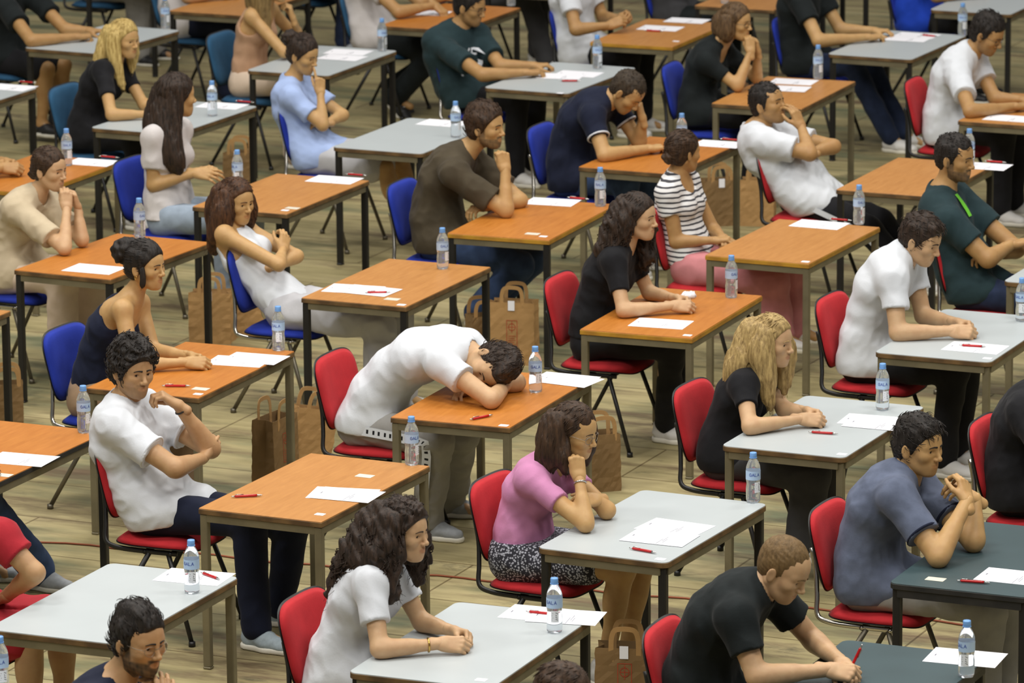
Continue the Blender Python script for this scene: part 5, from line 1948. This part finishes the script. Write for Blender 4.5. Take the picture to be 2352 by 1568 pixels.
    dict(id='T1', v0=.62, label='man in red T-shirt and red shorts at the left edge', hip=(-95, 1425, 0), neck=(-85, 1205, 0), slump=.05, head=(-55, 1120, 0), face=(-5, 10, 0), shR=(0, 1235, -.19), elR=(80, 1315, -.19), wrR=(10, 1372, -.02), hdR=(-.6, .5, -.3), handR='loose', wrL=(0, 1380, .15), topm=REDT, loose=.018, sleeve=.52, flare=.026, bottom='shorts', botm=REDT, bloose=.03, bwrinkle=.008, klift=.05, hair='short', tone=T_MED, shoem=SHOE['black']),
    dict(id='T40', v0=.50, label='person in black at the right edge on a red chair', hip=(2345, 1140, 0), neck=(2395, 905, 0), slump=.06, head=(2440, 850, 0), face=(0, 20, 0), elR=('T', 2415, 1075, .04), wrR=('T', 2520, 1070, .04), topm=BLACK, loose=.025, sleeve=.7, botm=BLACK, hair='short', tone=T_MED),
    dict(id='T41', v0=.55, fem=True, label='brown-haired head just showing at the bottom edge', hip=(1130, 1900, 0), neck=(1250, 1690, 0), slump=.05, head=(1296, 1606, 0), face=(-5, 15, 0), elR=('T', 1340, 1810, .04), wrR=('T', 1440, 1800, .04), topm=DGREY, botm=BLACK, hair='long', hairm=HAIR['brown'], tone=T_FAIR),
    dict(id='T26', v0=.60, lod=1.4, label='person in dark trousers at the top left desk', hip=(425, 40, 0), neck=(420, -130, 0), slump=.05, head=(445, -190, 0), face=(0, 15, 0), elR=('T', 430, -5, .04), wrR=('T', 510, -12, .04), topm=WHITE2, hem=-.1, loose=.025, botm=NAVY, bloose=.02, hair='short', tone=T_MED, shoem=SHOE['black']),
    dict(id='T34', v0=.60, lod=1.4, label='person in royal blue top at the grey desk, top right corner', hip=(2110, 55, 0), neck=(2112, -125, 0), slump=.05, head=(2140, -180, 0), face=(0, 15, 0), elR=('T', 2150, -8, .04), wrR=('T', 2230, -14, .04), topm=ROYAL, hem=-.1, loose=.03, botm=BLACK, hair='short', tone=T_MED, shoem=SHOE['black']),
    dict(id='T43', v0=.60, lod=1.4, label='person in dark trousers on a blue chair at the top edge', hip=(1545, -5, 0), neck=(1540, -175, 0), slump=.05, head=(1565, -240, 0), face=(0, 15, 0), topm=DGREY, botm=BLACKG, hair='short', tone=T_MED, shoem=SHOE['black']),
    dict(id='T45', v0=.60, lod=1.4, label='person in grey jeans whose legs show between the desks, top', hip=(1075, -20, 0), neck=(1070, -190, 0), slump=.05, head=(1095, -255, 0), face=(0, 15, 0), topm=DGREY, botm=DGREY, bloose=.02, knR=(1215, -5, -.1), anR=(1255, 140, -.1), anL=(1235, 120, .1), hair='short', tone=T_MED, shoem=SHOE['white']),
    dict(id='T46', v0=.60, lod=1.5, label='person in dark blue jeans behind the blonde in beige, top edge', hip=(690, -45, 0), neck=(690, -205, 0), head=(715, -265, 0), topm=LGREY, botm=JEANSD, bloose=.02, knR=(800, -25, -.1), anR=(790, 100, -.1), hair='short', tone=T_MED, shoem=SHOE['grey']),
    dict(id='T49', v0=.60, lod=1.5, label='person in brown trousers behind the bob-haired woman, top edge', hip=(1700, -45, 0), neck=(1700, -205, 0), head=(1725, -265, 0), topm=BEIGE, botm=DGREY, bloose=.02, hair='short', tone=T_MED, shoem=SHOE['white']),
    dict(id='T50', v0=.60, lod=1.5, label='person in grey trousers at the top edge, upper left', hip=(225, -40, 0), neck=(225, -200, 0), head=(250, -260, 0), topm=DGREY, botm=GREY, bloose=.03, hair='short', tone=T_MED, shoem=SHOE['black']),
    dict(id='T3', v0=.55, label='person in blue jeans at the left edge, only the lower leg in view', hip=(-260, 1160, 0), neck=(-290, 960, 0), slump=.05, head=(-260, 880, 0), face=(0, 10, 0), topm=DGREY, botm=JEANS, bloose=.025, knR=(-45, 1145, -.08), anR=('F', 92, 1352), anL=('F', -40, 1330), knL=(-60, 1120, .12), hair='short', tone=T_MED, shoem=SHOE['grey']),
]
# chairs: colour, metal, and where the middle of the backrest shows
CHAIRS = dict(T6=('red', 'black', (770, 905)), T5=('red', 'black', (1135, 1215)), T2=('red', 'black', None), T9=('blue', 'chrome', (152, 865)), T8=('blue', 'chrome', (568, 660)), T10=('blue', 'chrome', None), T11=('blue', 'chrome', (305, 445)),
              T22=('teal', 'black', (155, 268)), T19=('blue', 'chrome', (692, 325)), T21=('teal', 'black', (512, 152)), T23=('teal', 'black', None), T25=('blue', 'chrome', None), T18=('blue', 'chrome', (1045, 205)), T27=('teal', 'black', (812, 40)),
              T28=('blue', 'black', (1300, 85)), T12=('blue', 'chrome', (928, 500)), T20=('blue', 'chrome', (1248, 358)), T29=('blue', 'black', (1548, 225)), T32=('red', 'black', (1770, 430)), T30=('blue', 'black', (1822, 110)), T31=('red', 'black', (2105, 262)),
              T33=('red', 'chrome', (2185, 640)), T13=('red', 'black', (1532, 575)), T7=('red', 'black', (1290, 725)), T14=('red', 'black', (1912, 775)), T15=('red', 'black', (1592, 968)), T16=('red', 'chrome', (1905, 1300)), T17=('red', 'black', (1530, 1545)),
              T4=('red', 'black', (700, 1490)), T37=('blue', 'chrome', None), T1=('red', 'black', None), T40=('red', 'chrome', (2265, 1035)), T41=('red', 'black', None), T26=('teal', 'black', (378, 12)), T34=('blue', 'black', (2065, -5)), T43=('blue', 'black', (1508, -15)),
              T45=('blue', 'black', None), T3=('red', 'black', None), T46=('teal', 'black', None), T49=('blue', 'black', None), T50=('teal', 'black', None))

# ------------------------------------------------------------------ desks in the hall
TOPW = dict(orange='orange wood-topped', tan='orange wood-topped', grey='grey-topped', petrol='dark green-topped')
DESKLABEL = {'T35': 'corner of an orange wood-topped desk at the left edge', 'T37': 'desk at the bottom edge in front of the bearded man with glasses', 'T38': 'grey-topped desk corner at the bottom left edge',
             'T40': 'dark green-topped desk beyond the right edge', 'T41': 'dark green-topped desk below the bottom edge', 'T43': 'orange wood-topped desk at the top edge behind the bob-haired woman',
             'T46': 'orange wood-topped desk above the top edge behind the blonde in beige', 'T49': 'orange wood-topped desk above the top edge right of the bob-haired woman', 'T50': 'grey-topped desk above the top edge, upper left',
             'T45': 'grey-topped desk above the top edge, behind the dark green tee', 'T24': 'grey-topped desk cut by the left edge, with a pen and paper', 'T3': 'orange wood-topped desk cut by the left edge beside the white polo'}
for k, (x, y, deg, top, edge, leg) in DESKS.items():
    p, new = desk_proto(top, edge, leg)
    o = p if new else copy_tree(p)
    c = FR[k].L(TW / 2, TL / 2, 0)
    o.location = c
    o.rotation_euler = (0, 0, FR[k].a)
    o['label'] = DESKLABEL.get(k) or '%s exam desk of the %s' % (TOPW[top], WHO[k])
    o['group'] = 'exam desks in rows'

# ------------------------------------------------------------------ sitters and their chairs
for kw in PEOPLE:
    k = kw['id']
    fr = FR[k]
    q = Person(fr, kw.pop('v0'), kw.pop('fem', False), kw.pop('scale', 1.), **kw)

    old = q.pt
    hipz = kw.get('hipz', .565)

    def pt2(v, old=old, kw=kw, hipz=hipz):
        p = old(v)
        if v is kw['hip']:
            p = Vector((p.x, p.y, hipz))
        return p
    q.pt = pt2
    q.build()
    # chair under the sitter
    col, met, cb = CHAIRS[k]
    p, new = chair_proto(col, met)
    o = p if new else copy_tree(p)
    hu = (q.P - fr.o).dot(fr.e)
    if cb:
        b = fr.V(cb[0], cb[1], q.v0)
        cu = (b - fr.o).dot(fr.e) + .262
        REPORT.append(('chair ' + k, 'back z %.2f u %.2f hip u %.2f' % (b.z, cu, hu), [], []))
    else:
        cu = hu + .05
    cu = max(min(cu, hu + .12), hu - .02)
    o.location = fr.L(cu, q.v0 + kw.get('chdv', 0), 0)
    o.rotation_euler = (0, 0, fr.a + math.radians(kw.get('chrot', rng.uniform(-3, 3))))
    who = WHO.get(k) or dict(T37='bearded man with glasses', T40='person in black at the right edge', T41='brown-haired head at the bottom edge', T43='person in dark trousers at the top edge', T45='person in grey jeans', T3='person in blue jeans at the left edge', T46='person in dark blue jeans, top edge', T49='person in brown trousers, top edge', T50='person in grey trousers, top edge')[k]
    o['label'] = '%s padded stacking chair under the %s' % (col, who)
    o['group'] = 'padded stacking chairs'

# ------------------------------------------------------------------ things on the desks
WD = lambda k: WHO[k]
for k, x, y in (('T1', 441, 1362), ('T2', 946, 1068), ('T3', 193, 994), ('T4', 1274, 1453), ('T5', 1730, 1154), ('T6', 1230, 901), ('T7', 1680, 684), ('T8', 1017, 618), ('T9', 640, 805), ('T10', 321, 547), ('T11', 546, 432), ('T12', 1379, 474),
                ('T13', 1973, 516), ('T14', 2347, 738), ('T15', 2027, 942), ('T17', 2220, 1555), ('T18', 1372, 158), ('T19', 1047, 316), ('T20', 1566, 345), ('T21', 878, 118), ('T22', 488, 267), ('T23', 380, 66), ('T25', 154, 381), ('T29', 1879, 182), ('T30', 2211, 82),
                ('T32', 2226, 382), ('T27', 1174, 14)):
    put_bottle(FR[k], x, y, 'water bottle with blue cap on desk of the ' + WD(k))
put_bottle(FR['T38'], 2, 1592, 'water bottle with blue cap at the bottom left edge')
put_bottle(FR['T43'], 1665, 8, 'water bottle with blue cap at the top edge behind the bob-haired woman')
seen = {}
PAPERS = (('T1', 446, 1325, 4), ('T2', 788, 1134, 12), ('T2', 796, 1137, 4), ('T3', 50, 1055, 4), ('T4', 1240, 1410, 2), ('T4', 1300, 1417, 8), ('T5', 1550, 1211, -4), ('T5', 1515, 1236, 2), ('T6', 1298, 870, -3), ('T6', 1305, 874, -8), ('T7', 1518, 743, 3), ('T8', 812, 664, 6), ('T8', 848, 668, -3),
          ('T9', 548, 830, 6), ('T9', 586, 824, 2), ('T10', 216, 618, 3), ('T11', 768, 413, 2), ('T12', 1268, 464, 3), ('T13', 1882, 516, 0), ('T14', 2240, 799, 0), ('T15', 2005, 966, 4), ('T15', 2016, 974, 1), ('T16', 2330, 1325, 0), ('T17', 2217, 1510, 4), ('T18', 1328, 170, 4),
          ('T18', 1288, 176, 12), ('T19', 1018, 283, 0), ('T20', 1652, 331, 2), ('T21', 800, 120, 4), ('T21', 786, 133, 0), ('T22', 510, 243, 3), ('T23', 234, 72, 4), ('T24', 26, 201, 0), ('T25', 212, 373, 2), ('T28', 1517, 65, 2), ('T28', 1578, 48, 2), ('T29', 1822, 188, 3), ('T29', 1806, 204, 5), ('T30', 2105, 82, 0), ('T30', 2085, 90, 3),
          ('T31', 2318, 272, 0), ('T32', 2262, 382, 2), ('T27', 985, 30, 8))
cnt = {}
for k, *_ in PAPERS:
    cnt[k] = cnt.get(k, 0) + 1
for k, x, y, rot in PAPERS:
    n = seen[k] = seen.get(k, 0) + 1
    w = 'white exam sheet' if cnt[k] == 1 else ('white exam sheet, first of two' if n == 1 else 'second white exam sheet')
    put_paper(FR[k], x, y, w + ' on desk of the ' + (WD(k)), rot, n - 1)
for k, x, y, rot in (('T2', 567, 1142, 35), ('T6', 1106, 961, 62), ('T5', 1477, 1267, -10), ('T4', 1245, 1411, 0), ('T1', 484, 1326, -28), ('T15', 1891, 997, 8), ('T14', 2235, 797, 8), ('T16', 2236, 1339, 8), ('T8', 868, 674, 25), ('T9', 405, 889, 20), ('T11', 818, 404, 0), ('T12', 1328, 458, -5), ('T13', 1930, 507, 0),
                     ('T20', 1678, 323, 0), ('T22', 562, 236, 0), ('T25', 250, 363, 0), ('T18', 1310, 188, 25), ('T28', 1502, 73, 5), ('T30', 2135, 84, -10), ('T32', 2286, 374, 0), ('T24', 62, 191, 0)):
    put_pen(FR[k], x, y, 'red ballpoint pen lying on desk of the ' + WHO.get(k, 'unseen sitter at the upper left edge'), rot)
for k, x, y in (('T2', 735, 1181), ('T6', 1157, 977), ('T5', 1517, 1284), ('T4', 1105, 1561), ('T7', 1579, 770), ('T8', 922, 700), ('T9', 455, 905), ('T11', 655, 483), ('T12', 1248, 543), ('T13', 1850, 601), ('T14', 2268, 823), ('T15', 1934, 1043), ('T18', 1287, 214), ('T28', 1553, 95)):
    put_card(FR[k], x, y, 'small white seat label on desk of the ' + WD(k))
for k, x, y in (('T2', 838, 1093), ('T8', 901, 687), ('T9', 461, 893), ('T11', 672, 478), ('T12', 1223, 537), ('T16', 2149, 1330), ('T3', 8, 1091)):
    put_card(FR[k], x, y, 'pale identity card on desk of the ' + WD(k), 'id')
# pen held by the fair buzz-cut man
p, new = pen_proto()
o = copy_tree(p)
c = FR['T17'].V(1963, 1516, .62)
o.location = c
o.rotation_euler = (0, math.radians(115), FR['T17'].a + .5)
o['label'] = 'red pen held in the hand of the fair buzz-cut man'
o['group'] = 'red ballpoint pens'
# tissue in the hands of the curly-haired woman in black
V, F = pad(.085, .06, .022, .012, 8, 2.6)
r_ = random.Random(3)
V = [(a + r_.uniform(-.004, .004), b + r_.uniform(-.004, .004), q + r_.uniform(-.006, .006)) for a, b, q in V]
g = Geo()
g.add(V, F)
o = g.build('tissue', M_PAPER, None, True)
c = FR['T7'].V(1582, 680, .66)
o.location = c
o.rotation_euler = (0, 0, .3)
tag(o, 'crumpled white tissue held by the curly-haired woman in black tee', 'tissue')

# ------------------------------------------------------------------ paper bags on the floor
for i, (x, y, rot, lab, w_, h_, st, sk, dk, tl) in enumerate((
        (1182, 838, -12, 'large brown paper bag with red emblem beside the bearded man\'s desk', .26, .36, True, True, False, 0),
        (1108, 822, 20, 'small brown paper bag half hidden behind the sleeping man', .16, .24, False, False, True, 0),
        (487, 790, -10, 'brown paper bag with white sticker behind the messy-bun woman', .25, .30, False, True, False, 0),
        (562, 775, 10, 'brown paper bag under the chair of the woman in white sleeveless top', .22, .27, False, False, False, 0),
        (632, 1105, 62, 'dark-sided brown paper bag with red print behind the white polo desk', .25, .33, True, False, True, 0),
        (694, 1080, 30, 'slanting open brown paper bag left of the sleeping man\'s chair', .24, .32, False, False, False, .22),
        (1380, 1130, 15, 'brown paper bag standing behind the woman in pink tee', .18, .30, False, False, True, 0),
        (1440, 1648, -8, 'brown paper bag with red emblem at the bottom edge by the pink tee desk', .26, .31, True, True, True, 0),
        (18, 975, 5, 'brown paper bag at the left edge above the cut orange desk', .16, .22, False, False, True, 0),
        (1742, 520, -10, 'pale brown paper bag behind the red chair of the reclining man', .22, .30, False, False, False, 0),
        (1655, 520, 10, 'dark brown paper bag with white sticker behind the striped tee', .24, .30, False, True, True, 0),
        (550, 432, -10, 'brown paper bag with sticker under the desk of the blonde in black', .2, .24, False, True, True, 0))):
    c = on_height(x, y, 0)
    paper_bag((c.x, c.y + .07, 0), math.radians(rot), lab, w_, .14, h_, tl, i + 3, st, sk, dk)

# ------------------------------------------------------------------ floor
m, nt, p = new_mat('worn_plywood_floor')
a0 = math.radians(-24)
tc = nt.nodes.new('ShaderNodeTexCoord')
mp = node(nt, 'ShaderNodeMapping')
mp.inputs['Rotation'].default_value = (0, 0, -a0)
nt.links.new(tc.outputs['Object'], mp.inputs['Vector'])


def stretched(sx, sy, sc, det=5., ro=.55):
    q = node(nt, 'ShaderNodeMapping')
    q.inputs['Scale'].default_value = (sx, sy, 1)
    nt.links.new(mp.outputs['Vector'], q.inputs['Vector'])
    n = node(nt, 'ShaderNodeTexNoise', i_Scale=sc, i_Detail=det, i_Roughness=ro)
    nt.links.new(q.outputs['Vector'], n.inputs['Vector'])
    return n.outputs['Fac']


def mixc(f, a, b, mode='MIX'):
    n = node(nt, 'ShaderNodeMix', data_type='RGBA', blend_type=mode)
    for s_, v in ((0, f), (6, a), (7, b)):
        if hasattr(v, 'links') or hasattr(v, 'is_output'):
            nt.links.new(v, n.inputs[s_])
        else:
            n.inputs[s_].default_value = v
    return n.outputs[2]


base = ramp(nt, stretched(.7, 1.5, 1.6), [(.30, srgb(126, 118, 82)), (.48, srgb(164, 152, 110)), (.70, srgb(184, 170, 128))]).outputs['Color']
green = ramp(nt, stretched(.6, 1.8, 1.3, 5.), [(.50, (0, 0, 0, 1)), (.66, (1, 1, 1, 1))]).outputs['Color']
col = mixc(green, base, srgb(110, 114, 86))
brown = ramp(nt, stretched(.45, 2.0, 1.2, 6., .7), [(.52, (0, 0, 0, 1)), (.66, (1, 1, 1, 1))]).outputs['Color']
col = mixc(brown, col, srgb(108, 90, 68))
dark = ramp(nt, stretched(.8, 1.6, 2.3, 6., .7), [(.58, (0, 0, 0, 1)), (.72, (1, 1, 1, 1))]).outputs['Color']
col = mixc(dark, col, srgb(84, 80, 64))
streak = ramp(nt, stretched(1.0, 9., 1.5, 5., .6), [(.36, srgb(196, 194, 186)), (.62, srgb(255, 255, 255))]).outputs['Color']
col = mixc(.55, col, streak, 'MULTIPLY')
br = node(nt, 'ShaderNodeTexBrick', i_Scale=1.)
br.inputs['Color1'].default_value = (1, 1, 1, 1)
br.inputs['Color2'].default_value = (.86, .86, .84, 1)
br.inputs['Mortar'].default_value = (.30, .24, .18, 1)
br.inputs['Mortar Size'].default_value = .006
br.inputs['Brick Width'].default_value = 2.4
br.inputs['Row Height'].default_value = .62
nt.links.new(mp.outputs['Vector'], br.inputs['Vector'])
col = mixc(.8, col, br.outputs['Color'], 'MULTIPLY')
nt.links.new(col, p.inputs['Base Color'])
p.inputs['Roughness'].default_value = .62
p.inputs['Specular IOR Level'].default_value = .3
g = Geo()
g.add([(-14, 8, 0), (14, 8, 0), (14, 41.0, 0), (-14, 41.0, 0)], [(0, 1, 2, 3)])
fl = g.build('floor', m)
fl['kind'] = 'structure'
M_TEALF = mottled('sports_floor_teal', srgb(70, 92, 86), rough=.6, var=.18, scale=1.2)
g = Geo()
g.add([(-14, 41.0, 0), (14, 41.0, 0), (14, 62, 0), (-14, 62, 0)], [(0, 1, 2, 3)])
fl2 = g.build('floor_2', M_TEALF)
fl2['kind'] = 'structure'
# red-brown cord along the boards
g = Geo()
P = []
for i in range(60):
    x = -20 + i * 57
    q = on_height(x, 1236 + .0895 * x + 3 * math.sin(i * 1.3) + 2 * math.sin(i * .51), 0)
    P.append((q.x, q.y, .006))
g.tube(P, .005, 6)
o = g.build('floor_cord', mottled('cord_redbrown', srgb(136, 72, 44), rough=.7), None, True)
tag(o, 'thin red-brown cord lying across the wooden floor', 'cord')

# ------------------------------------------------------------------ light: rows of soft lamps under the hall roof
W = bpy.data.worlds.new('hall')
SC.world = W
W.use_nodes = True
W.node_tree.nodes['Background'].inputs['Color'].default_value = (1., .99, .96, 1)
W.node_tree.nodes['Background'].inputs['Strength'].default_value = .20
for ix in range(-1, 2):
    for iy in range(4):
        L = bpy.data.lights.new('hall_lamp', 'AREA')
        L.shape = 'RECTANGLE'
        L.size, L.size_y = 2.6, 2.0
        L.energy = (520, 520, 460, 230)[iy]
        L.color = (1., .965, .91)
        lo = bpy.data.objects.new('hall_lamp', L)
        COL.objects.link(lo)
        lo.location = (ix * 6.5 - 1.0, 13 + iy * 7, 11)

# ------------------------------------------------------------------ camera
cd = bpy.data.cameras.new('camera')
cam = bpy.data.objects.new('camera', cd)
COL.objects.link(cam)
cam.matrix_world = Matrix(((RIGHT.x, UP.x, -FWD.x, 0), (RIGHT.y, UP.y, -FWD.y, 0), (RIGHT.z, UP.z, -FWD.z, CAMH), (0, 0, 0, 1)))
cd.sensor_width = 36
cd.lens = FPX / 2352 * 36
cd.clip_end = 200
cd.dof.use_dof = True
cd.dof.focus_distance = 22.0
cd.dof.aperture_fstop = 6.0
SC.camera = cam
SC.view_settings.view_transform = 'Standard'
SC.view_settings.look = 'None'
SC.view_settings.gamma = 1
SC.view_settings.exposure = -.25
